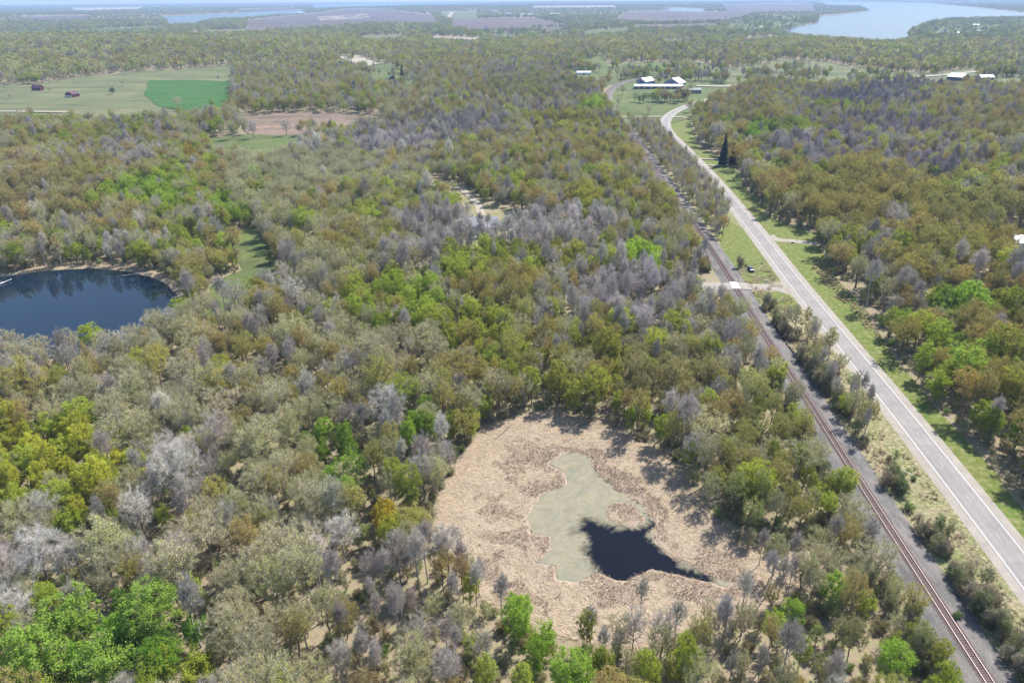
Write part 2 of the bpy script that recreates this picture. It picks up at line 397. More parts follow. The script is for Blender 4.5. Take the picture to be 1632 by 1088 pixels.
class MB:
    def __init__(s): s.v, s.f = [], []
    def quad(s, *p):
        n = len(s.v); s.v += [tuple(q) for q in p]; s.f.append(tuple(range(n, n + len(p)))); return s
    def box(s, x0, x1, y0, y1, z0, z1, rz=0.0, c=(0, 0)):
        n = len(s.v)
        for z in (z0, z1):
            for x, y in ((x0, y0), (x1, y0), (x1, y1), (x0, y1)):
                a, b = x * math.cos(rz) - y * math.sin(rz) + c[0], x * math.sin(rz) + y * math.cos(rz) + c[1]
                s.v.append((a, b, z))
        s.f += [tuple(n + i for i in f) for f in ((3, 2, 1, 0), (4, 5, 6, 7), (0, 1, 5, 4), (1, 2, 6, 5), (2, 3, 7, 6), (3, 0, 4, 7))]
        return s
    def prism(s, poly, y0, y1):            # polygon in x,z drawn out along y
        n, k = len(s.v), len(poly)
        s.v += [(x, y0, z) for x, z in poly] + [(x, y1, z) for x, z in poly]
        s.f += [tuple(range(n, n + k)), tuple(range(n + 2 * k - 1, n + k - 1, -1))]
        s.f += [(n + i, n + k + i, n + k + (i + 1) % k, n + (i + 1) % k) for i in range(k)]
        return s
    def tube(s, a, b, r0, r1, k=8):
        a, b = Vector(a), Vector(b); d = (b - a).normalized()
        u = d.orthogonal().normalized(); w = d.cross(u); n = len(s.v)
        for p, r in ((a, r0), (b, r1)):
            s.v += [tuple(p + (u * math.cos(t) + w * math.sin(t)) * r) for t in [2 * math.pi * i / k for i in range(k)]]
        s.f += [(n + i, n + (i + 1) % k, n + k + (i + 1) % k, n + k + i) for i in range(k)]
        s.f += [tuple(range(n + k - 1, n - 1, -1)), tuple(range(n + k, n + 2 * k))]
        return s
    def obj(s, name, mat, parent=None, **kw):
        return obj(name, mesh(name, s.v, s.f, [mat]), parent, **kw)
from mathutils.geometry import delaunay_2d_cdt
def sheet(name, poly, step, mat, dz, kind='structure', flat=None, edge=None, attrs=None):
    """A sheet of land inside the outline, following the terrain."""
    n = len(poly)
    E = []
    for i in range(n):
        a, b = poly[i], poly[(i + 1) % n]
        k = max(1, int(np.linalg.norm(b - a) / step))
        for j in range(k): E.append(a + (b - a) * j / k)
    E = np.array(E)
    if edge:                                   # uneven natural outline
        nx = (fbm(E[:, 0] / edge[1], E[:, 1] / edge[1], 5) - .5) * 2 * edge[0]
        ny = (fbm(E[:, 0] / edge[1] + 40, E[:, 1] / edge[1], 9) - .5) * 2 * edge[0]
        E = E + np.stack([nx, ny], -1)
    lo, hi = E.min(0), E.max(0)
    gx, gy = np.meshgrid(np.arange(lo[0], hi[0], step), np.arange(lo[1], hi[1], step))
    P = np.stack([gx.ravel(), gy.ravel()], -1) + rng.uniform(-.25, .25, (gx.size, 2)) * step
    P = P[inside(P, E)]
    P = P[dist_line(P, E, True) > step * .4] if len(P) else P
    A = np.vstack([E, P])
    r = delaunay_2d_cdt([Vector(p) for p in A], [], [list(range(len(E)))], 1, 1e-4)
    V = np.array([tuple(v) for v in r[0]])
    z = np.full(len(V), float(flat)) if flat is not None else hgt(V[:, 0], V[:, 1])
    F = [f if (V[f[1]][0] - V[f[0]][0]) * (V[f[2]][1] - V[f[0]][1]) - (V[f[1]][1] - V[f[0]][1]) * (V[f[2]][0] - V[f[0]][0]) > 0 else f[::-1] for f in r[2]]
    at = attrs(V) if attrs else ()
    return obj(name, mesh(name, np.c_[V, z + dz], F, [mat], attrs=at), kind=kind)
def ribbon(name, line, offs, mat, zs, kind='structure', parent=None, across=False, lift=.55):
    """A strip along a line: offs are the distances across it, zs the heights there."""
    d = np.gradient(line, axis=0); d /= np.linalg.norm(d, axis=1)[:, None]
    nrm = np.stack([d[:, 1], -d[:, 0]], -1)
    k = len(offs); n = len(line)
    h = hgt(line[:, 0], line[:, 1]) + lift * np.clip((line[:, 1] - 380) / 200, 0, 1)
    V = np.concatenate([np.c_[line + nrm * (o if np.isscalar(o) else o[:, None]), h + z] for o, z in zip(offs, zs)])
    i = np.arange(n - 1)
    F = np.concatenate([np.stack([j * n + i, (j + 1) * n + i, (j + 1) * n + i + 1, j * n + i + 1], -1) for j in range(k - 1)])
    at = []
    if across:
        w = max(abs(offs[0]), abs(offs[-1])); at = [('across', 'FLOAT', np.concatenate([np.full(n, o / w) for o in offs]))]
    return obj(name, mesh(name, V, F, [mat], attrs=at), parent, kind=kind if not parent else None)

# ---------------------------------------------------------------- ground, fields, water
n = 340
s = np.linspace(-1, 1, n)
ax = 40000 * np.sinh(7 * s) / math.sinh(7)
gx, gy = np.meshgrid(ax, ax + 150)
gz = hgt(gx.ravel(), gy.ravel()) - np.clip(np.hypot(gx, gy).ravel() - 21500, 0, None) * .006
idx = np.arange(n * n).reshape(n, n)
F = np.stack([idx[:-1, :-1].ravel(), idx[:-1, 1:].ravel(), idx[1:, 1:].ravel(), idx[1:, :-1].ravel()], -1)
obj('ground', mesh('ground', np.c_[gx.ravel(), gy.ravel(), gz], F, [M['ground']], smooth=True), kind='structure')
sheet('pasture', PAST_W, 28, M['pasture'], .5, edge=(8, 60))
sheet('crop_field', HAY, 20, M['hay'], .9, edge=(9, 45))
sheet('ploughed_field', PLOUGH, 16, M['soil'], .5, edge=(4, 40))
sheet('meadow', GLADE_NW, 14, M['meadow'], .4, edge=(5, 30))
sheet('meadow', GLADE_POND, 5, M['meadow'], .05, edge=(3, 15))
sheet('meadow', SHED_MEADOW, 30, M['meadow'], .6, edge=(10, 80))
sheet('meadow', MEADOW_C, 30, M['meadow'], .6, edge=(8, 60))
sheet('farm_meadow', FARM, 25, M['meadow'], .3, edge=(6, 60))
sheet('hill_meadow', HILL_E, 30, M['pasture'], .6, edge=(12, 90))
sheet('meadow', FIELD_E, 40, M['meadow'], .8)
for p, m in ((PL_1, 'soil_far'), (PL_2, 'soil_far'), (PL_3, 'soil_far'), (PL_4, 'soil_far'), (FD_1, 'pasture'), (FD_2, 'pasture'), (FD_3, 'meadow'), (FD_4, 'pasture'), (FD_5, 'dirt'), (FD_6, 'dirt')):
    sheet('far_field', p, 90 if m != 'dirt' else 60, M[m], 1.6)
for i, p in enumerate(FD_7): sheet('far_field', p, 60, M[('pasture', 'dirt', 'meadow')[i % 3] if i not in (3, 6, 9) else 'soil_far'], 1.6)
sheet('cottage_lawn', COTT, 60, M['meadow'], 1.2)
sheet('yard', YARD, 8, M['drygrass'], .1, edge=(4, 20))
sheet('yard', YARD_E, 20, M['pasture'], .5)
sheet('lake', LAKE, 90, M['lake'], .6, flat=0)
sheet('lake', LAKE_W, 90, M['lake'], .6, flat=0)
sheet('lake', LAKE_N, 120, M['lake'], .8, flat=0)
sheet('lake', LAKE_E, 90, M['lake'], .6, flat=0)
sheet('pond', POND, 5, M['pond'], .10, flat=0, edge=(1.2, 9))
# rough bank ring round the pond
pl = resample(np.vstack([POND, POND[:1]]), 1.2)
d = np.gradient(pl, axis=0); d /= np.linalg.norm(d, axis=1)[:, None]
ctr = POND.mean(0)
nr = np.stack([d[:, 1], -d[:, 0]], -1)
if ((pl + nr - ctr) ** 2).sum() < ((pl - ctr) ** 2).sum(): nr = -nr
prof = [(-1.6, -.2), (-.4, .22), (1.0, .55), (3.0, .6), (6.0, .25), (10.0, .0)]
V = []
for o, z in prof:
    j = (fbm(pl[:, 0] / 3, pl[:, 1] / 3, int(o * 3) + 50) - .5)
    V.append(np.c_[pl + nr * (o + j * 2.4)[:, None], z + j * .5 * (z > 0) + .02])
k, m = len(prof), len(pl)
i = np.arange(m - 1)
obj('pond_bank', mesh('pond_bank', np.concatenate(V), np.concatenate([np.stack([j * m + i, j * m + i + 1, (j + 1) * m + i + 1, (j + 1) * m + i], -1) for j in range(k - 1)]), [M['bank'] ]), kind='structure')

# ---------------------------------------------------------------- marsh
def film(V):
    P = V[:, :2]
    q = P + np.stack([fbm(P[:, 0] / 4, P[:, 1] / 4, 3) - .5, fbm(P[:, 0] / 4, P[:, 1] / 4, 17) - .5], -1) * 3.0
    sd_ = sdf(q, MDARK)
    return [('film', 'FLOAT', np.clip(sd_ / 3.4 * .55 + .03, -.6, .75))]
MW2 = MWATER
sheet('marsh_water', MW2, 2.0, M['mwater'], .05, flat=0, edge=(.5, 3))
sheet('algae_film', MW2, .55, M['scum'], .056, flat=0, edge=(.5, 3), attrs=film)
lo, hi = MARSH.min(0) - 3, MARSH.max(0) + 3
st = .65
gx, gy = np.meshgrid(np.arange(lo[0], hi[0], st), np.arange(lo[1], hi[1], st))
P = np.stack([gx.ravel(), gy.ravel()], -1)
dm = sdf(P, MARSH) + (fbm(P[:, 0] / 6, P[:, 1] / 6, 21) - .5) * 5
wob = np.stack([fbm(P[:, 0] / 3, P[:, 1] / 3, 61) - .5, fbm(P[:, 0] / 3, P[:, 1] / 3, 71) - .5], -1) * 2.2
dw = np.where(sdf(P + wob, ISLET) < 0, 2.0, sdf(P + wob, MWATER))
mz = np.where(dw < 0, np.maximum(-.25, dw * .3), np.minimum(.16, dw * .2)) + .06 + (fbm(P[:, 0] / 1.6, P[:, 1] / 1.6, 81, 3) - .35) * .28 * np.clip(dw, 0, 1)
mz = mz - np.clip(dm + 1.2, 0, 3) * .25
keep = (dm < 1.5).reshape(gx.shape)
idx = np.arange(gx.size).reshape(gx.shape)
km = keep[:-1, :-1] & keep[1:, :-1] & keep[:-1, 1:] & keep[1:, 1:]
F = np.stack([idx[:-1, :-1][km], idx[:-1, 1:][km], idx[1:, 1:][km], idx[1:, :-1][km]], -1)
u, inv = np.unique(F, return_inverse=True)
obj('marsh_bed', mesh('marsh_bed', np.c_[P, mz][u], inv.reshape(F.shape), [M['straw']], smooth=True), kind='structure')
def reeds(name, count, mask, mat, L, lie, w, pts=None, turn=7):
    src = (P if pts is None else pts)[mask]
    c = src[rng.integers(0, len(src), count)] + rng.uniform(-st, st, (count, 2)) / 2
    swirl = fbm(c[:, 0] / 9, c[:, 1] / 9, 91, 3) * turn
    a = swirl + rng.normal(0, .66, count)
    l = rng.uniform(*L, count); el = rng.uniform(*lie, count)
    dz = l * np.sin(el); dh = l * np.cos(el)
    z0 = .12 + rng.uniform(0, .15, count)
    t = np.stack([np.cos(a), np.sin(a)], -1)
    sdw = np.stack([-np.sin(a), np.cos(a)], -1) * (rng.uniform(.6, 1.4, count) * w / 2)[:, None]
    b0 = np.c_[c + sdw, z0]; b1 = np.c_[c - sdw, z0]
    md = c + t * (dh * .55)[:, None]; mzv = z0 + dz * .75
    m0 = np.c_[md + sdw, mzv]; m1 = np.c_[md - sdw, mzv]
    tip = np.c_[c + t * dh[:, None], z0 + dz]
    V = np.stack([b0, b1, m1, m0, tip], 1).reshape(-1, 3)
    k = np.arange(count)[:, None] * 5
    F = [*(k + np.array([0, 1, 2])), *(k + np.array([0, 2, 3])), *(k + np.array([3, 2, 4]))]
    obj(name, mesh(name, V, np.array(F), [mat]), kind='stuff')
far_w = (dm < 0) & (dw > .3)
hum = fbm(P[:, 0] / 5, P[:, 1] / 5, 43)
side_w = np.clip((G(900, 800)[0] - P[:, 0]) / 12, 0, 1)
fringe = far_w & (dw < 4.5 + 6 * side_w + (hum - .5) * 18) & (hum > .40)
reeds('flattened_reeds', 52000, far_w & ~fringe, M['reed'], (.6, 1.8), (.02, .32), .048)
reeds('standing_reeds', 13000, fringe, M['reed_dark'], (.4, 1.1), (.2, 1.1), .06)
reeds('pale_reeds', 13000, fringe, M['reed'], (.4, 1.2), (.05, .7), .055)

# ---------------------------------------------------------------- verges, highway, side roads, railway
sheet('roadside_grass', VERGE_E, 6, M['verge'], .02, edge=(2.0, 14))
sheet('trackside_grass', VERGE_W, 6, M['drygrass'], .024)
GL = GP([(1140, 372), (1160, 352), (1190, 366), (1225, 420), (1244, 447), (1215, 452), (1180, 450), (1160, 420)])
sheet('crossing_lawn', GL, 3, M['verge'], .028, edge=(1.0, 8))
sheet('crossing_lawn', GP([(1188, 466), (1252, 464), (1278, 490), (1262, 496), (1235, 490), (1208, 482)]), 2.5, M['verge'], .028, edge=(.8, 6))
HW = 5.6
ribbon('road_shoulder', ROAD, [-5.7, -4.6, 4.6, 5.7], M['gravel'], [.03, .09, .09, .03])
offs = [-4.1, -3.2, -2.4, -1.6, -.8, -.15, .15, .8, 1.6, 2.4, 3.2, 4.1]
offs = list(np.linspace(-3.55, 3.55, 19))
road = ribbon('highway', ROAD, offs, M['asphalt'], [.10] * len(offs), across=True)
for o in (-3.02, 3.02):
    ribbon('edge_line', ROAD, [o - .085, o + .085], M['paint'], [.106] * 2, parent=road)
sR = np.r_[0, np.cumsum(np.linalg.norm(np.diff(ROAD, axis=0), axis=1))]
def road_pt(sv):
    return np.stack([np.interp(sv, sR, ROAD[:, k]) for k in range(2)], -1)
cd = 0
for s0 in np.arange(sR[-1] - 12, sR[-1] - 640, -15.0):
    q = road_pt(np.array([s0, s0 - 1.5, s0 - 3.0]))
    ribbon('centre_dash', q, [-.06, .06], M['paint_y'], [.106] * 2, parent=road)
SIDEL = resample(catmull(GP([(1105, 461), (1140, 459), (1195, 457.5), (1232, 458), (1256, 459)]), 1.5), 1.5)
fl = np.linspace(0, 1, len(SIDEL))
wd = 3.7 + 4.2 * np.clip((fl - .80) / .2, 0, 1) ** 2
ribbon('side_road', SIDEL, [-wd, -wd * .5, wd * .5, wd], M['gravel'], [.03, .085, .085, .03])
def track(name, pts, w, mat='dirt', z=.08):
    l = resample(catmull(GP(pts), 2.0), 2.0)
    return ribbon(name, l, [-w, 0, w], M[mat], [z, z + .04, z])
DRV = catmull(GP([(1222, 378), (1240, 382), (1268, 384.5), (1305, 389)]), 1.5)
fl = np.linspace(0, 1, len(DRV)); wd = 2.8 + 4 * np.clip((.3 - fl) / .3, 0, 1) ** 2
ribbon('driveway', DRV, [-wd, 0 * wd, wd], M['gravel'], [.05, .09, .05])
track('driveway', [(1112, 254), (1128, 254.5), (1148, 255)], 1.8)
track('driveway', [(1124, 264), (1145, 265), (1172, 267)], 1.8)
track('farm_road', [(958, 187), (1000, 187.5), (1030, 187.5), (1056, 187)], 3.0, z=.4)
track('farm_road', [(1068, 188), (1082, 187.5), (1096, 189.5)], 2.6, z=.3)
track('country_road', [(1440, 131), (1480, 129), (1535, 124), (1590, 117), (1640, 111), (1700, 104)], 6, z=.9)
track('country_road', [(1160, 121), (1240, 126), (1300, 129)], 3.5, z=.9)
track('farm_track', [(-60, 178), (0, 178), (50, 178.5), (110, 180)], 4.5, z=.9)
track('woodland_drive', [(676, 288), (690, 297), (705, 300), (730, 300), (745, 310), (760, 325), (768, 345)], 2.4, z=.2)
track('far_road', [(710, 38), (716, 28), (722, 20)], 14, z=2.6)
track('far_road', [(850, 30), (900, 35), (950, 37)], 10, z=2.6)
track('far_road', [(1165, 52), (1200, 47), (1225, 42)], 12, z=2.6)
track('farm_lane', [(1110, 138), (1150, 139), (1186, 137)], 9, 'gravel', .5)
sheet('ditch_water_and_shade', DITCH, 1.5, M['mwater'], .05, flat=0, edge=(.6, 4))  # dark sheet stands for the wet ditch and the tree shade over it

bed = ribbon('ballast_bed', RAIL[::2], [-6.0, -4.2, -2.6, -1.6, 0, 1.6, 2.6, 4.2, 5.0], M['ballast'], [.03, .30, .42, .62, .64, .62, .42, .16, .03])
ribbon('track_stones', RAIL[::2], [-1.5, -.9, 0, .9, 1.5], M['oily'], [.646, .655, .655, .655, .646], parent=bed)
for o in (-.7525, .7525):
    r = ribbon('rail', RAIL, [o - .07, o - .036, o + .036, o + .07], M['rust'], [.70, .868, .868, .70], parent=bed)
    ribbon('rail_head', RAIL, [o - .05, o + .05], M['railtop'], [.874] * 2, parent=r)
rl = resample(RAIL, .56)
rd = np.gradient(rl, axis=0); ra = np.arctan2(rd[:, 1], rd[:, 0])
px, py, dep = proj(rl[:, 0], rl[:, 1], .6)
vis = (py < 1100) & (py > 130)
order = np.argsort(dep)
tie_me = mesh('sleeper', *(lambda b: (b.v, b.f))(MB().box(-.13, .13, -1.3, 1.3, -.12, .06)), [M['tie']])
cnt = 0
rest = MB()
for i in order:
    if not vis[i]: continue
    if cnt < 300:
        o = obj('sleeper', tie_me, bed, (rl[i, 0], rl[i, 1], .66 + random.uniform(-.015, .015)), ra[i] + random.gauss(0, .03)); cnt += 1
    elif dep[i] < 900:
        rest.box(-.13, .13, -1.3, 1.3, .54, .72, ra[i], rl[i])
rest.obj('distant_sleepers', M['tie'], bed, kind='stuff')
# crossing panels at the side road
ci = np.argmin(np.hypot(*(rl - G(1165, 457)).T))
for k in range(-4, 5):
    for o, w in ((0, .62), (-1.25, .40), (1.25, .40)):
        c = rl[ci] + np.array([math.cos(ra[ci]), math.sin(ra[ci])]) * k * .92 + np.array([-math.sin(ra[ci]), math.cos(ra[ci])]) * o
        MB().box(-.44, .44, -w, w, .60, .87, ra[ci], c).obj('crossing_panel', M['concrete'], bed)
ramp_l = resample(catmull(np.array([G(1128, 459), G(1150, 458), rl[ci], G(1180, 457), G(1196, 457)]), 1.0), 1.0)
dd = np.abs(np.linalg.norm(ramp_l - rl[ci], axis=1))
zz = np.clip(.86 - np.clip(dd - 2.2, 0, None) * .09, .11, .80); zz = np.where(dd < 1.9, .55, zz)
sheet('gravel_apron', GP([(1108, 450), (1150, 449), (1164, 456), (1158, 470), (1125, 472), (1105, 464)]), 2.0, M['gravel'], .035, edge=(1.0, 6))
ribbon('crossing_ramp', ramp_l, [-4.2, -3.4, 3.4, 4.2], M['gravel'], [zz - .3, zz, zz, zz - .3])

# ---------------------------------------------------------------- trees: a branching skeleton with twigs and leaf clumps
def tubes(A, B, r0, r1, k):
    d = B - A; L = np.linalg.norm(d, axis=1, keepdims=True); d = d / np.maximum(L, 1e-6)
    ref = np.where(np.abs(d[:, 2:3]) > .9, np.array([[1., 0, 0]]), np.array([[0, 0, 1.]]))
    u = np.cross(d, ref); u /= np.linalg.norm(u, axis=1, keepdims=True); w = np.cross(d, u)
    t = np.arange(k) * 2 * math.pi / k
    ring = np.cos(t)[None, :, None] * u[:, None] + np.sin(t)[None, :, None] * w[:, None]
    V = np.concatenate([A[:, None] + ring * r0[:, None, None], B[:, None] + ring * r1[:, None, None]], 1)
    n = len(A); base = (np.arange(n) * 2 * k)[:, None]
    F = np.concatenate([base + np.array([i, (i + 1) % k, k + (i + 1) % k, k + i]) for i in range(k)])
    return V.reshape(-1, 3), F
def quads(C, size, rg, flat=.35, asp=1.0):
    n = len(C)
    nrm = rg.normal(size=(n, 3)); nrm[:, 2] = np.abs(nrm[:, 2]) + flat
    nrm /= np.linalg.norm(nrm, axis=1, keepdims=True)
    u = np.cross(nrm, rg.normal(size=(n, 3))); u /= np.linalg.norm(u, axis=1, keepdims=True); w = np.cross(nrm, u)
    sz = (size * rg.uniform(.6, 1.4, n))[:, None] / 2
    V = np.stack([C + u * sz * asp, C + w * sz, C - u * sz * asp, C - w * sz], 1)
    return V.reshape(-1, 3), np.arange(4 * n).reshape(n, 4)
def skeleton(rg, H, W, base, tips, lead=.75, top=.0, rad=.26, shell=.55):
    """Grow branches from a trunk to points spread through the crown's volume."""
    zc, hz = H * (1 + base) / 2, H * (1 - base) / 2
    pts = []
    lump = rg.normal(size=(5, 3)); lump /= np.linalg.norm(lump, axis=1, keepdims=True)
    while len(pts) < tips:
        d = rg.normal(size=3); d /= np.linalg.norm(d)
        r = rg.uniform(0, 1) ** shell
        r *= .72 + .34 * np.max(lump @ d)
        z = d[2] * r
        w = W / 2 * (1 - top * max(z, 0))
        pts.append([d[0] * r * w, d[1] * r * w, zc + z * hz])
    pts = np.array(pts)
    nt = 9
    tz = np.linspace(0, H * lead, nt)
    wob = np.cumsum(rg.normal(0, H * .012, (nt, 2)), axis=0); wob[0] = 0
    nodes = [np.array([wob[i][0], wob[i][1], tz[i]]) for i in range(nt)]
    par = [-1] + list(range(nt - 1))
    order = np.argsort(np.linalg.norm((pts - np.array([0, 0, H * base * .8])) * [1.0, 1.0, .8], axis=1))
    tipid = []
    for i in order:
        p = pts[i]
        Nn = np.array(nodes)
        dv = p - Nn; dist = np.linalg.norm(dv, axis=1)
        cost = dist * (1 + .9 * np.clip(-dv[:, 2] / np.maximum(dist, .01) + .1, 0, 1.1))
        cost[:3] += 100 if len(nodes) > 8 else 0
        j = int(np.argmin(cost)); q = nodes[j]
        k = max(1, int(dist[j] / 1.7))
        prev = j
        for s_ in range(1, k + 1):
            t = s_ / k
            m_ = q + (p - q) * t
            if s_ < k:
                m_ = m_ + np.array([0, 0, -.10 * dist[j] * t * (1 - t) * 2]) + rg.normal(0, .10, 3)
            nodes.append(m_); par.append(prev); prev = len(nodes) - 1
        tipid.append(prev)
    nodes = np.array(nodes); par = np.array(par)
    wgt = np.zeros(len(nodes)); wgt[tipid] += 1
    for i in range(len(nodes) - 1, 0, -1): wgt[par[i]] += wgt[i]
    r = rad * (np.maximum(wgt, .6) / max(wgt[0], 1)) ** .46
    r = np.maximum(r, .016)
    flare = np.where(nodes[:, 2] < .6, 1.35, 1); r *= flare
    return nodes, par, r, np.array(tipid)
def make_tree(seed, H, W, base, tips, lead, top, rad, twigs, tl, tw, leaves, ls, spread, twigmat, leafm='leaf', barkm='bark', shell=.42, flat=.8):
    rg = np.random.default_rng(seed)
    nodes, par, r, tip = skeleton(rg, H, W, base, tips, lead, top, rad, shell)
    i = np.arange(1, len(nodes)); A, B = nodes[par[i]], nodes[i]
    thick = r[par[i]] > .07
    V1, F1 = tubes(A[thick], B[thick], r[par[i]][thick], r[i][thick], 6)
    V2, F2 = tubes(A[~thick], B[~thick], r[par[i]][~thick], r[i][~thick], 3)
    trunk = (np.vstack([V1, V2]), np.vstack([F1, F2 + len(V1)]))
    cv, cf, cm, off = [], [], [], 0
    outer = np.where((nodes[:, 2] > H * base * .9) & (r < .09))[0]
    if twigs:
        src = rg.choice(outer, twigs)
        p = nodes[src] + (nodes[par[src]] - nodes[src]) * rg.uniform(0, .8, (twigs, 1))
        d0 = nodes[src] - nodes[par[src]]; d0 /= np.maximum(np.linalg.norm(d0, axis=1, keepdims=True), 1e-3)
        rad_ = p - np.array([0, 0, H * base]); rad_ /= np.maximum(np.linalg.norm(rad_, axis=1, keepdims=True), 1e-3)
        d = d0 * .5 + rad_ * .5 + rg.normal(0, .55, (twigs, 3)) + [0, 0, .3]
        d /= np.linalg.norm(d, axis=1, keepdims=True)
        L = rg.uniform(.5, 1.3, (twigs, 1)) * tl
        sd_ = np.cross(d, rg.normal(size=(twigs, 3))); sd_ /= np.linalg.norm(sd_, axis=1, keepdims=True)
        sd_ *= tw / 2
        e = p + d * L
        V = np.stack([p + sd_, p - sd_, e - sd_ * .25, e + sd_ * .25], 1).reshape(-1, 3)
        cv.append(V); cf.append(np.arange(4 * twigs).reshape(-1, 4)); cm.append(np.zeros(twigs, int)); off = len(V)
        ends = p + d * L * rg.uniform(.4, 1, (twigs, 1))
    if leaves:
        cl = tip[rg.integers(0, len(tip), leaves)]
        wgt = rg.uniform(.3, 1.2, len(nodes))[cl][:, None]
        C = nodes[cl] + rg.normal(0, 1, (leaves, 3)) * spread * wgt * [1, 1, .7]
        if twigs:
            h = rg.uniform(0, 1, leaves) < .35
            C[h] = ends[rg.integers(0, twigs, h.sum())] + rg.normal(0, .15, (h.sum(), 3))
        C[:, 2] = np.maximum(C[:, 2], .3)
        V, Q = quads(C, ls, rg, flat)
        cv.append(V); cf.append(Q + off); cm.append(np.ones(leaves, int))
    return dict(trunk=trunk, crown=(np.vstack(cv), np.vstack(cf), np.concatenate(cm)), mats=(M[barkm], twigmat, M[leafm]), H=H, W=W)
def make_spruce(seed, H, W):
    rg = np.random.default_rng(seed)
    V, F = tubes(np.array([[0, 0, 0.]]), np.array([[0, 0, H * .98]]), np.array([.28]), np.array([.03]), 7)
    C, D = [], []
    for z in np.arange(1.0, H, .42):
        f = 1 - z / H
        R = W / 2 * (f ** .85) * rg.uniform(.82, 1.12)
        nb = int(7 + 9 * f)
        for a in rg.uniform(0, 2 * math.pi, nb):
            rr = R * rg.uniform(.75, 1.1)
            for t in np.arange(.15, 1.01, .33 / max(rr, .4)):
                C.append([math.cos(a) * rr * t, math.sin(a) * rr * t, z - rr * t * .28 + t * t * .25 * rr * .5])
    C = np.array(C) + rg.normal(0, .10, (len(C), 3))
    Vq, Q = quads(C, .62, rg, .1, 1.5)
    return dict(trunk=(V, F), crown=(Vq, Q, np.ones(len(Q), int)), mats=(M['bark'], M['twig_dull'], M['needle']), H=H, W=W)
SPEC = {}
tw = M['twig']; td = M['twig_dull']
PROTO = {
    'leafless_tree': [make_tree(11 + i, H, W, b, tp, ld, to, .20, 6500, 1.3, .030, 0, 0, 0, tw, barkm=bk, shell=.55)
                      for i, (H, W, b, tp, ld, to, bk) in enumerate([(15, 10.5, .25, 170, .65, .1, 'bark'), (14, 8, .28, 140, .75, .3, 'bark_grey'), (17, 6.0, .45, 120, .95, .4, 'bark_grey'), (18, 6.5, .5, 130, .93, .5, 'bark_grey'), (15, 9, .3, 150, .65, .1, 'bark')])],
    'budding_tree': [make_tree(31 + i, H, W, b, tp, ld, .1, .25, 5000, 1.15, .032, int(lf * .95), .165, .42, td, barkm='bark' if i % 2 else 'bark_grey')
                     for i, (H, W, b, tp, ld, lf) in enumerate([(14, 12, .34, 170, .6, 5000), (15, 11, .40, 160, .66, 4200), (13, 10, .30, 140, .55, 4600), (16, 9, .45, 150, .75, 3400), (14.5, 13, .32, 180, .55, 5400)])],
    'russet_tree': [make_tree(51 + i, H, W, b, tp, ld, .05, .24, 3200, 1.05, .034, int(lf * 1.35), .185, .44, M['twig_warm'])
                    for i, (H, W, b, tp, ld, lf) in enumerate([(15, 11, .38, 150, .65, 5000), (16, 9, .45, 130, .75, 4400), (14, 12, .34, 160, .55, 5600), (17, 8.5, .5, 130, .8, 3600)])],
    'leafy_tree': [make_tree(71 + i, H, W, b, tp, ld, .1, .24, 900, .9, .04, int(lf * 1.25), .24, .55, td)
                   for i, (H, W, b, tp, ld, lf) in enumerate([(13, 11, .16, 120, .6, 8500), (14, 9, .2, 100, .65, 7000), (12, 9, .15, 90, .6, 6500), (15, 11, .22, 120, .6, 9000)])],
    'shrub': [make_tree(91 + i, H, W, .05, tp, .55, .1, .07, 1100, .8, .03, int(lf * 1.3), .16, .3, td, barkm='bark')
              for i, (H, W, tp, lf) in enumerate([(3.6, 3.4, 50, 1500), (4.5, 3.2, 50, 700), (2.8, 3.4, 40, 1600), (6.0, 3.4, 60, 1100)])],
    'spruce_tree': [make_spruce(111, 22, 8.5), make_spruce(112, 17, 7)],
    'dead_tree': [make_tree(121 + i, 12, 7, .35, 34, .8, .1, .24, 160, 1.0, .06, 0, 0, 0, M['bark_white'], barkm='bark_white') for i in range(2)],
}
FARLOD = [make_tree(141 + i, H, W, .15, 22, .6, .1, .22, tg, 1.8, .16, lf, .95, .9, M['twig'] if tg > 200 else td) for i, (H, W, tg, lf) in enumerate([(14, 11, 60, 330), (15, 10, 80, 260), (13, 12, 60, 380), (15, 10, 620, 0), (16, 8, 560, 0)])]
for kind, L in PROTO.items():
    for p in L:
        tv, tf = p['trunk']; cv, cf, cm = p['crown']
        p['trunk_me'] = mesh(kind + '_trunk', tv, tf, [p['mats'][0]], smooth=True)
        p['crown_me'] = mesh(kind + '_crown', cv, cf, [p['mats'][1], p['mats'][2]], cm)
def joined(p, name):
    tv, tf = p['trunk']; cv, cf, cm = p['crown']
    me = mesh(name, np.vstack([tv, cv]), np.vstack([tf, cf + len(tv)]), list(p['mats']), np.r_[np.zeros(len(tf), int), cm + 1])
    return bpy.data.objects.new(name, me)
def proto_collection(name, plist):
    c = bpy.data.collections.new(name)
    for i, p in enumerate(plist): c.objects.link(joined(p, f'{name}_{i:02d}'))
    return c
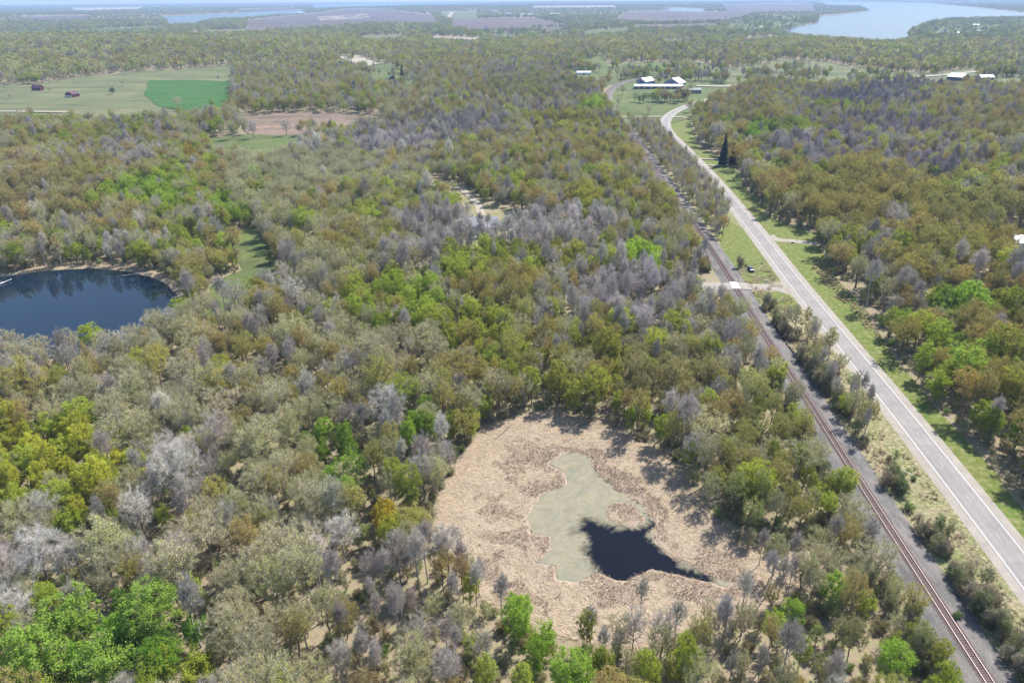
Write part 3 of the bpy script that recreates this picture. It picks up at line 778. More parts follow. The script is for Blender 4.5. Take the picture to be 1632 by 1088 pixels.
def scatter(name, coll, P, variant, rot, scale, tint, parent=None):
    """One object of kind stuff: a mass of trees nobody counts, instanced on points."""
    me = bpy.data.meshes.new(name)
    n = len(P)
    me.vertices.add(n); me.vertices.foreach_set('co', np.asarray(P, np.float32).ravel())
    a = me.attributes.new('variant', 'INT', 'POINT'); a.data.foreach_set('value', np.asarray(variant, np.int32))
    a = me.attributes.new('turn', 'FLOAT_VECTOR', 'POINT'); a.data.foreach_set('vector', np.c_[np.zeros(n), np.zeros(n), rot].astype(np.float32).ravel())
    a = me.attributes.new('size', 'FLOAT_VECTOR', 'POINT'); a.data.foreach_set('vector', np.asarray(scale, np.float32).ravel())
    a = me.attributes.new('tint', 'FLOAT_COLOR', 'POINT'); a.data.foreach_set('color', np.c_[tint, np.ones(n)].astype(np.float32).ravel())
    o = obj(name, me, kind='stuff')
    g = bpy.data.node_groups.new(name, 'GeometryNodeTree')
    g.interface.new_socket('Geometry', in_out='INPUT', socket_type='NodeSocketGeometry')
    g.interface.new_socket('Geometry', in_out='OUTPUT', socket_type='NodeSocketGeometry')
    gi = g.nodes.new('NodeGroupInput'); go = g.nodes.new('NodeGroupOutput')
    ci_ = g.nodes.new('GeometryNodeCollectionInfo'); ci_.inputs[0].default_value = coll
    ci_.inputs['Separate Children'].default_value = True; ci_.inputs['Reset Children'].default_value = True
    ip = g.nodes.new('GeometryNodeInstanceOnPoints'); ip.inputs['Pick Instance'].default_value = True
    def attr(nm, ty):
        q = g.nodes.new('GeometryNodeInputNamedAttribute'); q.data_type = ty; q.inputs['Name'].default_value = nm
        return q.outputs['Attribute']
    er = g.nodes.new('FunctionNodeEulerToRotation')
    g.links.new(attr('turn', 'FLOAT_VECTOR'), er.inputs[0])
    g.links.new(gi.outputs[0], ip.inputs['Points']); g.links.new(ci_.outputs[0], ip.inputs['Instance'])
    g.links.new(attr('variant', 'INT'), ip.inputs['Instance Index']); g.links.new(er.outputs[0], ip.inputs['Rotation'])
    g.links.new(attr('size', 'FLOAT_VECTOR'), ip.inputs['Scale'])
    g.links.new(ip.outputs[0], go.inputs[0])
    md = o.modifiers.new('scatter', 'NODES'); md.node_group = g
    return o

# ---------------------------------------------------------------- where the trees stand and what they look like
KINDS = ['leafless_tree', 'budding_tree', 'russet_tree', 'leafy_tree']
TINT = {'leafless_tree': [(.50, .46, .42), (.58, .54, .49), (.42, .375, .355), (.52, .475, .40), (.47, .43, .425)],
        'budding_tree': [(.60, .57, .27), (.54, .55, .22), (.64, .58, .34), (.48, .52, .18), (.61, .55, .30)],
        'russet_tree': [(.44, .35, .085), (.39, .38, .085), (.48, .325, .10), (.41, .305, .125), (.43, .41, .09)],
        'leafy_tree': [(.31, .38, .045), (.36, .42, .05), (.28, .35, .05), (.40, .42, .06), (.36, .39, .08)]}
YEL = (.27, .36, .045)
# (px, py, rx, ry, kind, strength, tint or None): stands seen in the photograph, at crown height
STANDS = [(110, 1010, 130, 60, 'leafy_tree', 9, (.085, .26, .025)), (235, 985, 70, 55, 'leafy_tree', 9, (.085, .26, .025)), (60, 700, 110, 50, 'leafy_tree', 5, YEL), (70, 770, 90, 40, 'leafy_tree', 4, YEL),
          (140, 525, 40, 14, 'leafy_tree', 9, YEL), (55, 650, 60, 20, 'russet_tree', 4, None), (30, 560, 40, 20, 'budding_tree', 3, (.30, .33, .10)),
          (240, 300, 90, 22, 'leafy_tree', 5, (.17, .32, .035)), (405, 280, 28, 16, 'leafy_tree', 8, None), (366, 325, 26, 18, 'leafy_tree', 9, (.14, .27, .03)), (310, 238, 20, 12, 'leafy_tree', 8, (.27, .29, .06)),
          (480, 255, 90, 30, 'budding_tree', 7, (.37, .38, .22)), (430, 300, 50, 25, 'budding_tree', 5, (.35, .37, .19)), (490, 228, 34, 10, 'leafless_tree', 12, (.46, .45, .43)),
          (40, 310, 90, 35, 'russet_tree', 4, (.27, .19, .09)), (120, 270, 60, 20, 'russet_tree', 2, None), (210, 235, 40, 15, 'leafless_tree', 3, None),
          (550, 745, 34, 22, 'leafy_tree', 9, (.13, .29, .03)), (510, 685, 45, 30, 'leafy_tree', 4, (.13, .28, .03)), (640, 475, 70, 35, 'leafy_tree', 4, (.18, .32, .04)), (760, 410, 70, 25, 'leafy_tree', 4, (.18, .28, .04)), (880, 400, 50, 18, 'leafy_tree', 3, (.21, .28, .06)),
          (655, 660, 40, 30, 'leafy_tree', 3, (.13, .27, .03)), (290, 735, 60, 40, 'leafless_tree', 12, (.42, .40, .39)), (60, 890, 60, 30, 'leafless_tree', 10, (.44, .42, .42)), (15, 985, 40, 40, 'leafless_tree', 8, None), (615, 645, 40, 30, 'leafless_tree', 8, (.38, .36, .37)),
          (640, 960, 110, 90, 'leafless_tree', 5, (.36, .33, .33)), (480, 900, 60, 30, 'leafless_tree', 2, None), (620, 805, 22, 22, 'leafy_tree', 9, (.32, .32, .04)), (545, 830, 60, 30, 'leafless_tree', 3, (.40, .39, .33)),
          (600, 1075, 60, 25, 'russet_tree', 9, (.27, .14, .09)), (735, 895, 22, 14, 'russet_tree', 9, (.30, .15, .09)), (865, 1010, 50, 24, 'leafy_tree', 12, (.16, .34, .035)), (910, 1075, 60, 20, 'leafy_tree', 12, (.17, .34, .04)), (825, 965, 26, 16, 'leafy_tree', 12, (.16, .33, .04)),
          (1330, 935, 28, 25, 'leafy_tree', 12, (.22, .36, .04)), (1268, 968, 34, 18, 'leafy_tree', 12, (.21, .35, .05)), (1340, 900, 18, 12, 'leafy_tree', 9, YEL), (1420, 1050, 30, 20, 'leafy_tree', 8, (.24, .33, .09)), (1400, 890, 45, 25, 'budding_tree', 6, None), (1330, 1020, 90, 50, 'russet_tree', 2, (.24, .19, .11)),
          (840, 355, 150, 22, 'leafless_tree', 11, (.42, .40, .41)), (700, 360, 50, 25, 'leafless_tree', 6, (.37, .35, .35)), (1000, 470, 70, 45, 'leafless_tree', 6, (.39, .37, .39)), (880, 340, 90, 14, 'leafless_tree', 6, None), (660, 400, 40, 20, 'leafless_tree', 4, (.38, .36, .40)),
          (690, 205, 110, 14, 'leafless_tree', 6, (.36, .34, .37)), (620, 225, 70, 14, 'leafless_tree', 5, (.38, .36, .38)), (740, 195, 60, 12, 'leafless_tree', 5, (.33, .31, .36)), (900, 155, 30, 10, 'leafless_tree', 3, None),
          (480, 440, 50, 25, 'leafless_tree', 3, (.33, .32, .29)), (350, 465, 30, 20, 'leafless_tree', 6, None), (230, 500, 60, 12, 'leafless_tree', 4, (.37, .36, .38)), (190, 530, 30, 10, 'leafless_tree', 6, (.36, .36, .40)),
          (1300, 240, 80, 18, 'leafless_tree', 4, (.33, .30, .37)), (1400, 200, 90, 18, 'leafless_tree', 4, (.32, .29, .36)), (1380, 155, 90, 12, 'leafless_tree', 4, (.31, .29, .36)), (1470, 260, 60, 25, 'leafless_tree', 4, (.33, .30, .37)), (1440, 135, 60, 8, 'leafless_tree', 4, (.29, .26, .31)), (1440, 405, 35, 20, 'leafless_tree', 6, (.36, .32, .38)), (1565, 415, 32, 14, 'leafless_tree', 8, (.36, .32, .38)), (1480, 450, 30, 16, 'leafless_tree', 3, None), (1590, 640, 40, 30, 'leafless_tree', 3, None),
          (1380, 320, 120, 40, 'russet_tree', 4, (.30, .21, .065)), (1330, 290, 60, 25, 'russet_tree', 4, (.31, .23, .06)), (1500, 400, 90, 25, 'russet_tree', 4, (.29, .22, .06)), (1560, 340, 80, 30, 'russet_tree', 3, (.27, .21, .07)), (1350, 500, 50, 40, 'russet_tree', 3, (.26, .21, .07)),
          (1540, 480, 60, 22, 'leafy_tree', 6, (.15, .30, .04)), (1540, 560, 50, 25, 'leafy_tree', 5, (.16, .30, .05)), (1445, 505, 22, 12, 'leafy_tree', 10, (.14, .31, .03)), (1520, 525, 25, 12, 'leafy_tree', 7, (.18, .31, .04)), (1550, 300, 60, 14, 'leafy_tree', 5, (.20, .30, .09)), (1360, 385, 25, 12, 'leafy_tree', 6, None), (1610, 700, 30, 60, 'leafy_tree', 3, (.10, .20, .03)), (1340, 165, 20, 6, 'leafy_tree', 8, (.14, .30, .03)), (1260, 200, 40, 10, 'leafy_tree', 4, (.16, .28, .04)), (1205, 210, 14, 12, 'leafy_tree', 8, (.12, .28, .03)),
          (945, 165, 16, 8, 'leafy_tree', 14, (.19, .35, .04)), (1030, 400, 30, 14, 'leafy_tree', 10, (.19, .36, .04)), (960, 300, 60, 25, 'leafy_tree', 2, (.22, .28, .06)), (900, 195, 90, 18, 'leafy_tree', 2, (.20, .26, .06)),
          (1060, 590, 80, 40, 'russet_tree', 4, (.27, .20, .11)), (700, 580, 40, 25, 'russet_tree', 2, None), (740, 520, 60, 30, 'leafy_tree', 1.5, (.20, .29, .04)), (940, 580, 60, 40, 'leafy_tree', 2, (.19, .26, .05)), (1080, 250, 70, 20, 'russet_tree', 2, None), (1080, 330, 60, 25, 'russet_tree', 3, (.28, .20, .08)), (850, 140, 90, 14, 'russet_tree', 2, (.24, .19, .09)),
          (1185, 712, 12, 10, 'leafy_tree', 16, (.13, .33, .03)), (1180, 790, 70, 50, 'russet_tree', 4, (.20, .21, .07)), (1260, 810, 50, 40, 'budding_tree', 3, (.22, .25, .10)), (1230, 640, 50, 40, 'russet_tree', 2.5, (.27, .23, .09)),
          (370, 560, 24, 16, 'russet_tree', 9, (.30, .22, .07)), (540, 560, 22, 12, 'russet_tree', 9, (.28, .17, .06)), (450, 640, 80, 40, 'budding_tree', 2, (.34, .34, .17)), (300, 900, 120, 60, 'budding_tree', 2, (.36, .33, .22)), (380, 1000, 90, 60, 'budding_tree', 2, (.36, .33, .22))]
def kind_weights(px, py):
    """Mix of kinds over the wood, by area."""
    n = len(px)
    W = np.zeros((n, 4))
    left = px < 700
    low = py > 480
    right = px > 1150
    for m_, w in ((left & low, (.24, .60, .10, .06)), (left & ~low, (.15, .36, .25, .24)), (~left & ~right & low, (.20, .25, .27, .28)), (~left & ~right & ~low, (.20, .22, .33, .25)), (right, (.17, .17, .43, .23)), (right & (py < 120), (.25, .25, .22, .28))):
        W[m_] = w
    return W
def classify(x, y, z, seed):
    rg = np.random.default_rng(seed)
    px, py, _ = proj(x, y, z + 10.0)
    W = kind_weights(px + rg.normal(0, 40, len(px)), py + rg.normal(0, 20, len(px)))
    d = np.hypot(x, y)
    for k in range(4):                       # stands of one kind keep together
        sc = 26 + d * .035
        nz = vnoise(x / 26, y / 26, 200 + k) * .6 + vnoise(x / 80, y / 80, 300 + k) * .4
        W[:, k] *= np.exp((nz - .5) * 4.2)
    tint = np.zeros((len(x), 3)); own = np.zeros(len(x), bool)
    kk = None
    inten = []
    for (cx, cy, rx, ry, kd, st_, tn) in STANDS:
        e = np.exp(-1.2 * (((px - cx) / rx) ** 2 + ((py - cy) / ry) ** 2) ** 1.5)
        W[:, KINDS.index(kd)] += st_ * e * W.sum(1)
        inten.append(e * st_)
    W /= W.sum(1, keepdims=True)
    c = W.cumsum(1); kk = (rg.uniform(0, 1, (len(x), 1)) > c).sum(1).clip(0, 3)
    for i, k in enumerate(KINDS):
        m_ = kk == i
        pal = np.array(TINT[k])
        a = vnoise(x[m_] / 40, y[m_] / 40, 400 + i) * 1.4 - .2 + rg.normal(0, .22, m_.sum())
        q = np.clip(a, 0, .999) * (len(pal) - 1)
        f = (q % 1)[:, None]; q = q.astype(int)
        tint[m_] = pal[q] * (1 - f) + pal[np.minimum(q + 1, len(pal) - 1)] * f
    for (cx, cy, rx, ry, kd, st_, tn), e in zip(STANDS, inten):
        if tn is None: continue
        m_ = (kk == KINDS.index(kd)) & (e > st_ * .22)
        tint[m_] = np.array(tn) * {'leafless_tree': (1.3, 1.26, 1.04) if tn[2] > tn[0] else (1.36, 1.32, 1.22), 'budding_tree': (1.52, 1.5, 1.3), 'russet_tree': (1.3, 1.55, 1.3), 'leafy_tree': (1.75, 1.28, 1.2)}[kd]
    m_ = kk > 0
    tint[m_] = np.array([.99, 1.04, .88]) * tint[m_] * .88 + np.array([.46, .44, .15]) * .12
    tint *= rg.uniform(.74, 1.24, (len(x), 1)) * rg.uniform(.97, 1.03, (len(x), 3))
    return kk, tint
def grid_pts(d0, d1, sp, seed, jit=.48):
    rg = np.random.default_rng(seed)
    xm = d1 * .80 + 60
    gx, gy = np.meshgrid(np.arange(-xm, xm, sp), np.arange(max(20, d0 * .5), d1 + sp, sp * .87))
    gx = gx + (np.arange(gx.shape[0]) % 2)[:, None] * sp / 2
    p = np.stack([gx.ravel(), gy.ravel()], -1) + rg.uniform(-jit, jit, (gx.size, 2)) * sp
    d = np.hypot(p[:, 0], p[:, 1])
    p = p[(d >= d0) & (d < d1)]
    qx, qy, w = proj(p[:, 0], p[:, 1], 8.0)
    mg = 120
    return p[(qx > -mg) & (qx < 1632 + mg) & (qy < 1200) & (w > 1)]
LOOSE = [FARM, HILL_E, MEADOW_C, SHED_MEADOW, FIELD_E, FD_1, FD_2, FD_3, COTT, GLADE_NW, YARD_E]
BLD = GP([(1049, 146), (1029, 137), (1075, 140), (1100, 152), (1141, 126), (1524, 142), (1567, 142), (1020, 146), (1080, 146), (625, 135), (1545, 142), (1065, 150), (1040, 150), (1488, 60), (1520, 57), (1554, 45)])
def free(p, margin=0.0):
    ok = np.ones(len(p), bool)
    for lo, hi, poly in BOX:
        m_ = ok & (p[:, 0] > lo[0] - 1) & (p[:, 0] < hi[0] + 1) & (p[:, 1] > lo[1] - 1) & (p[:, 1] < hi[1] + 1)
        if m_.any(): ok[m_] = ~inside(p[m_], poly)
    loose = vnoise(p[:, 0] / 38, p[:, 1] / 38, 123) + .35 * vnoise(p[:, 0] / 9, p[:, 1] / 9, 124) > .86
    for poly in LOOSE:
        m_ = ~ok & loose & (p[:, 1] > 420)
        if m_.any():
            w_ = np.where(m_)[0]; ok[w_] |= inside(p[w_], poly) & (np.min(np.hypot(p[w_, None, 0] - BLD[None, :, 0], p[w_, None, 1] - BLD[None, :, 1]), 1) > 34)
    i = np.where(ok & (p[:, 1] < 1500))[0]
    ok[i] &= (dist_line(p[i], ROADC) > 13) & (dist_line(p[i], RAILC) > np.where(p[i, 1] < 330, 8.3, 7.0)) & ~inside(p[i], XING)
    i = np.where(ok & (np.abs(p[:, 0]) < 400) & (p[:, 1] < 500))[0]
    ok[i] &= dist_line(p[i], POND, True) > 3
    ok[i] &= dist_line(p[i], SIDE) > 6
    return ok
near = grid_pts(60, 700, 5.9, 1)
near = near[free(near)]
near = near[vnoise(near[:, 0] / 22, near[:, 1] / 22, 77) + rng.uniform(0, .6, len(near)) > .24]
inA = []
for poly, sp in ((STRIP_N, 4.4), (STRIP_M, 5.0)):
    lo, hi = poly.min(0), poly.max(0)
    gx, gy = np.meshgrid(np.arange(lo[0], hi[0], sp), np.arange(lo[1], hi[1], sp))
    q = np.stack([gx.ravel(), gy.ravel()], -1) + rng.uniform(-.45, .45, (gx.size, 2)) * sp
    inA.append(q[inside(q, poly) & (dist_line(q, ROADC) > 7.5) & (dist_line(q, RAILC) > 5.0)])
strips = np.vstack(inA)
mid = grid_pts(700, 1350, 7.8, 2); mid = mid[free(mid)]
far = grid_pts(1350, 2400, 12.0, 3); far = far[free(far)]
vfar = np.vstack([grid_pts(2400, 4800, 21.0, 4), grid_pts(4800, 12000, 46.0, 5), grid_pts(12000, 19000, 95.0, 8)]); vfar = vfar[free(vfar)]
# scattered field trees
FIELD_TREES = [(180, 150, .8, 'leafy_tree', (.10, .15, .06)), (196, 138, .6, 'budding_tree', None), (17, 158, .7, 'budding_tree', None), (349, 133, .7, 'leafless_tree', None), (285, 174, .9, 'budding_tree', None), (340, 176, .8, 'leafy_tree', None), (80, 148, .6, 'budding_tree', None),
               (330, 225, 1.0, 'leafless_tree', None), (372, 224, 1.1, 'budding_tree', None), (405, 223, 1.1, 'leafless_tree', None), (457, 219, 1.0, 'leafless_tree', None), (500, 215, .9, 'leafless_tree', None), (430, 420, .5, 'leafy_tree', None), (360, 505, 1.0, 'leafless_tree', (.36, .34, .33)), (1430, 118, .8, 'leafless_tree', (.28, .27, .33)), (1460, 122, .8, 'budding_tree', None), (1395, 110, .7, 'leafless_tree', None), (1618, 140, .9, 'leafless_tree', None),
               (1200, 122, .8, 'leafless_tree', None), (1230, 124, .8, 'leafless_tree', None), (1262, 112, .8, 'budding_tree', None), (1118, 128, 1.0, 'budding_tree', None), (1150, 128, 1.0, 'budding_tree', None), (1100, 150, .8, 'budding_tree', None), (1034, 183, .7, 'budding_tree', None), (985, 170, .7, 'budding_tree', None), (992, 152, .9, 'budding_tree', None), (1002, 118, 1.0, 'leafless_tree', None), (1090, 115, 1.0, 'budding_tree', None)]
FIELD_TREES += [(x, 163 - (x - 1012) * .04 + (i % 3) * 1.2, .85, 'leafy_tree' if i % 3 else 'budding_tree', (.24, .30, .09)) for i, x in enumerate(range(1012, 1098, 7))]
FIELD_TREES += [(x, y, .9, 'leafy_tree', (.13, .27, .04)) for x, y in ((1022, 118), (1034, 114), (1046, 118), (1058, 112))]
FIELD_TREES += [(x, y, .7, k, None) for x, y, k in ((752, 366, 'leafless_tree'), (765, 372, 'leafless_tree'), (778, 376, 'leafless_tree'), (790, 380, 'leafless_tree'), (806, 376, 'leafless_tree'), (822, 374, 'leafless_tree'), (836, 368, 'leafless_tree'), (846, 358, 'leafless_tree'), (744, 352, 'leafless_tree'), (700, 316, 'leafy_tree'), (722, 312, 'budding_tree'))]
# thin stems standing in and round the marsh
MARSH_TREES = [(765, 950, .62, 'leafless_tree'), (728, 912, .75, 'leafless_tree'), (736, 930, .7, 'leafless_tree'), (1020, 985, .6, 'leafless_tree'), (1148, 1030, .8, 'leafless_tree'), (1110, 1040, .7, 'budding_tree'), (1050, 1060, .7, 'budding_tree'), (1180, 1020, .6, 'budding_tree'), (1240, 955, .7, 'leafless_tree'), (1255, 948, .6, 'leafless_tree'), (960, 1060, .6, 'leafless_tree'), (1290, 960, .7, 'budding_tree'), (1210, 900, .6, 'leafless_tree'), (1232, 918, .7, 'budding_tree'), (1262, 905, .6, 'leafless_tree'), (1287, 925, .75, 'budding_tree'), (1302, 898, .7, 'budding_tree'), (1322, 888, .7, 'leafless_tree'), (1275, 950, .75, 'budding_tree'), (1222, 950, .7, 'leafless_tree'), (1312, 932, .8, 'budding_tree'), (1180, 985, .7, 'leafless_tree'), (1130, 1010, .7, 'budding_tree'), (1075, 1030, .7, 'leafless_tree'), (985, 1040, .65, 'budding_tree'), (940, 1030, .6, 'leafless_tree'), (760, 965, .7, 'leafless_tree'), (800, 990, .7, 'leafless_tree'), (745, 940, .6, 'budding_tree')]

T = []        # every countable tree: x, y, z, kind, variant, turn, scale, tint
def add_trees(p, seed, smin, smax, grow=None, only=None):
    rg = np.random.default_rng(seed)
    z = hgt(p[:, 0], p[:, 1])
    kk, tint = classify(p[:, 0], p[:, 1], z, seed)
    if only:
        kk = rg.choice(4, len(p), p=only)
        tint = np.array([np.array(TINT[KINDS[k]][rg.integers(0, 5)]) for k in kk]) * rg.uniform(.85, 1.1, (len(p), 1))
    sc = .88 * rg.uniform(smin, smax, len(p)) * (1 if grow is None else grow)
    for i in range(len(p)):
        k = KINDS[kk[i]]
        v = int(rg.integers(0, len(PROTO[k])))
        T.append((p[i, 0], p[i, 1], z[i] - .05, k, v, rg.uniform(0, 6.28), sc[i], sc[i] ** .5 * rg.uniform(.92, 1.22), tuple(tint[i])))
CROWNS = [(x, y, s_, 'leafy_tree', (.29, .42, .075)) for x, y, s_ in ((105, 985, 1.25), (55, 1045, 1.25), (160, 1045, 1.2), (240, 980, 1.1), (5, 1078, 1.0), (265, 1030, .7))]
CROWNS += [(x, y, s_, 'leafy_tree', (.38, .45, .06)) for x, y, s_ in ((75, 675, 1.0), (130, 668, 1.0), (40, 735, 1.0), (95, 722, .9), (20, 790, .9), (95, 795, .8), (142, 532, .95), (312, 236, 1.0), (618, 808, .6))]
CROWNS += [(x, y, s_, 'leafless_tree', (.60, .565, .53)) for x, y, s_ in ((285, 750, 1.3), (65, 895, 1.25), (20, 980, 1.1), (620, 650, 1.15), (190, 548, .75), (235, 515, .7), (275, 508, .7), (100, 560, .75), (545, 850, 1.0))]
CROWNS += [(x, y, s_, 'leafy_tree', (.29, .43, .06)) for x, y, s_ in ((550, 745, .75), (515, 685, .75), (865, 1012, .72), (912, 1075, .8), (825, 966, .5), (1330, 938, .68), (1268, 968, .58), (1425, 1055, .7), (1445, 508, .9), (1033, 402, .9), (366, 328, 1.1), (405, 282, 1.1), (945, 166, 1.3))]
CROWNS += [(x, y, s_, 'budding_tree', (.57, .54, .29)) for x, y, s_ in ((350, 645, 1.1), (300, 600, 1.1), (450, 880, 1.15), (30, 565, .9), (65, 575, .8), (1400, 890, .95), (440, 650, 1.1), (225, 610, 1.05), (330, 850, 1.0), (15, 548, .85), (62, 550, .8), (112, 553, .85), (165, 550, .85), (212, 536, .8), (252, 520, .75))]
CP = np.array([G(x, y, 8.0 * s_) for x, y, s_, k, tn in CROWNS])
dmin = np.array([np.min(np.hypot(*(CP - q).T)) for q in near])
near = near[dmin > 5.0]
for i, (x, y, s_, k, tn) in enumerate(CROWNS):
    v = (0, 4, 1)[i % 3] if k == 'leafless_tree' else i % len(PROTO[k])
    T.append((CP[i, 0], CP[i, 1], float(hgt(CP[i, 0], CP[i, 1])) - .05, k, v, i * 1.9, s_, s_, tn))
eastw = near[:, 0] > np.interp(near[:, 1], ROAD[::-1, 1], ROAD[::-1, 0])
near = near[~eastw | (rng.uniform(0, 1, len(near)) < .62)]
eastw = near[:, 0] > np.interp(near[:, 1], ROAD[::-1, 1], ROAD[::-1, 0])
inM = (np.abs(near[:, 0]) < 130) & (near[:, 1] < 118) & (np.abs(sdf(near, MARSH)) < 26)
gr = np.where(inM, .72, 1.0) * np.where(dist_line(near, RAILC) < 15, .9, 1.0) * np.where(eastw, 1.32, 1.0)
add_trees(near, 101, .50, .92, gr * np.where(rng.uniform(0, 1, len(near)) < .16, 1.45, 1.0))
add_trees(strips, 102, .38, .60, None, [.36, .44, .14, .06])
for i, (a, b, s_, k, tn) in enumerate(FIELD_TREES):
    q = G(a, b); z = float(hgt(q[0], q[1]))
    T.append((q[0], q[1], z, k, i % len(PROTO[k]), i * 1.7, s_, s_, tn or TINT[k][i % 5]))
for i, (a, b, s_, k) in enumerate(MARSH_TREES):
    q = G(a, b)
    T.append((q[0], q[1], 0, k, (2 + i % 2) if k == 'leafless_tree' else i % 5, i * 2.1, s_ * .8, s_, TINT[k][i % 5]))
for i, (a, b, s_) in enumerate([(858, 548, 1.0), (790, 535, .8), (905, 545, .9), (775, 560, .7), (610, 560, .6), (395, 1060, .7)]):
    q = G(a, b)
    T.append((q[0], q[1], 0, 'dead_tree', i % 2, i * 1.3, s_, s_, (.6, .57, .54)))
for i, (a, b, s_) in enumerate([(1152, 264, 1.08), (1166, 264, .98), (641, 131, 1.0), (1570, 352, .6)]):
    q = G(a, b)
    T.append((q[0], q[1], float(hgt(q[0], q[1])), 'spruce_tree', i % 2, i * 1.3, s_, s_, (.03, .05, .03)))

XY = np.array([(t[0], t[1]) for t in T])
tx, ty, tdep = proj(XY[:, 0], XY[:, 1], 6.0)
bx_, by_, _ = proj(XY[:, 0], XY[:, 1], 0.0)
shown = (tx > -25) & (tx < 1657) & (ty < 1125)
ind = np.zeros(len(T), bool)
for k in PROTO:
    c = [i for i in np.argsort(tdep) if T[i][3] == k and shown[i]]
    ind[c[:300]] = True
dM = np.abs(sdf(XY, MARSH)); dP = np.abs(sdf(XY, POND)); dR = dist_line(XY, ROADC); dT = dist_line(XY, RAILC)
roadx = lambda yy: np.interp(yy, ROAD[::-1, 1] if ROAD[0, 1] > ROAD[-1, 1] else ROAD[:, 1], ROAD[::-1, 0] if ROAD[0, 1] > ROAD[-1, 1] else ROAD[:, 0])
railx = lambda yy: np.interp(yy, RAIL[::-1, 1], RAIL[::-1, 0])
def region(i):
    x, y = XY[i]; a, b = bx_[i], by_[i]
    if y < 620 and railx(y) < x < roadx(y): return 'between railway and highway', 'highway', dR[i]
    if x > roadx(y) and y < 800: return 'in wood right of the highway', 'highway', dR[i]
    if dP[i] < 26 and y < 420:
        if b < 470: return 'on far shore of the pond', 'water', dP[i]
        if a > 290: return 'right of the dark pond', 'water', dP[i]
        return 'on near shore of the pond', 'water', dP[i]
    if dM[i] < 14 or b > 640 and a > 680:
        if b > 940 and a < 1340 and a > 700: return 'in front of the reed marsh', 'marsh', dM[i]
        if b < 700 and a < 980: return 'behind the reed marsh', 'marsh', dM[i]
        if a > 950: return 'between marsh and railway', 'railway', dT[i]
        return 'at left edge of the marsh', 'marsh', dM[i]
    if a < 760 and b > 760: return 'in wood left of the marsh', 'marsh', dM[i]
    if a < 700 and b > 560: return 'in wood between pond and marsh', 'pond', dP[i]
    if a < 700 and b > 430: return 'in open wood right of the pond', 'pond', dP[i]
    if a < 700: return 'in wood beyond the pond', 'pond', dP[i]
    if b > 430: return 'in wood behind the marsh', 'marsh', dM[i]
    return 'in wood left of the railway', 'railway', dT[i]
def look(t):
    r, g, b = t[8]; k = t[3]; big = t[6] > 1.0
    if k == 'leafless_tree':
        return ('tall ' if t[4] in (2, 3) and big else 'round ' if t[4] not in (2, 3) else 'slender ') + ('lavender grey' if b > r * 1.02 else 'pale grey' if r > .38 else 'brownish grey') + ' leafless tree'
    if k == 'budding_tree': return ('broad ' if big else 'small ') + ('greyish olive' if b > r * .55 else 'yellowish olive') + ' budding tree'
    if k == 'russet_tree': return ('broad ' if big else 'small ') + ('reddish brown' if g < r * .68 else 'olive brown' if g > r * .82 else 'orange brown') + ' budding tree'
    if k == 'leafy_tree': return ('large ' if big else 'small ') + ('yellow green' if r > g * .85 else 'deep green' if g < .24 else 'bright green' if r < g * .58 else 'light green') + ' leafy tree'
    if k == 'spruce_tree': return 'dark green conical spruce tree'
    return 'bleached white dead tree'
def nth(k):
    return '' if k == 1 else f"{k}{'th' if 10 <= k % 100 <= 20 else {1: 'st', 2: 'nd', 3: 'rd'}.get(k % 10, 'th')} "
buckets = {}
for i in np.where(ind)[0]:
    ph, ref, dd_ = region(i)
    buckets.setdefault((look(T[i]), ph, ref), []).append((dd_, i))
LAB = {}
for (lk, ph, ref), L in buckets.items():
    for r_, (_, i) in enumerate(sorted(L), 1):
        LAB[i] = f'{lk} {ph}, {nth(r_)}nearest the {ref}' if len(L) > 1 else f'{lk} {ph}, the only one there'
GROUPS = {'leafless_tree': 'leafless trees of the wood', 'budding_tree': 'olive budding trees of the wood', 'russet_tree': 'brown budding trees of the wood', 'leafy_tree': 'green leafy trees of the wood', 'spruce_tree': 'dark spruces', 'dead_tree': 'bleached dead trees'}
for i in np.where(ind)[0]:
    x, y, z, k, v, rz, sx, sz, tn = T[i]
    p = PROTO[k][v]
    e = thing(k, LAB[i], 'tree', (x, y, z), rz, GROUPS[k], (sx, sx, sz))
    obj('trunk', p['trunk_me'], e)
    obj('crown', p['crown_me'], e, tint=[float(c) for c in tn])
for k in KINDS:
    idx_ = [i for i in range(len(T)) if not ind[i] and T[i][3] == k]
    if not idx_: continue
    c = proto_collection(k + '_kind', PROTO[k])
    scatter({'leafless_tree': 'leafless_woodland', 'budding_tree': 'budding_woodland', 'russet_tree': 'russet_woodland', 'leafy_tree': 'leafy_woodland'}[k], c, [T[i][:3] for i in idx_], [T[i][4] for i in idx_], [T[i][5] for i in idx_], [(T[i][6], T[i][6], T[i][7]) for i in idx_], np.array([T[i][8] for i in idx_]))
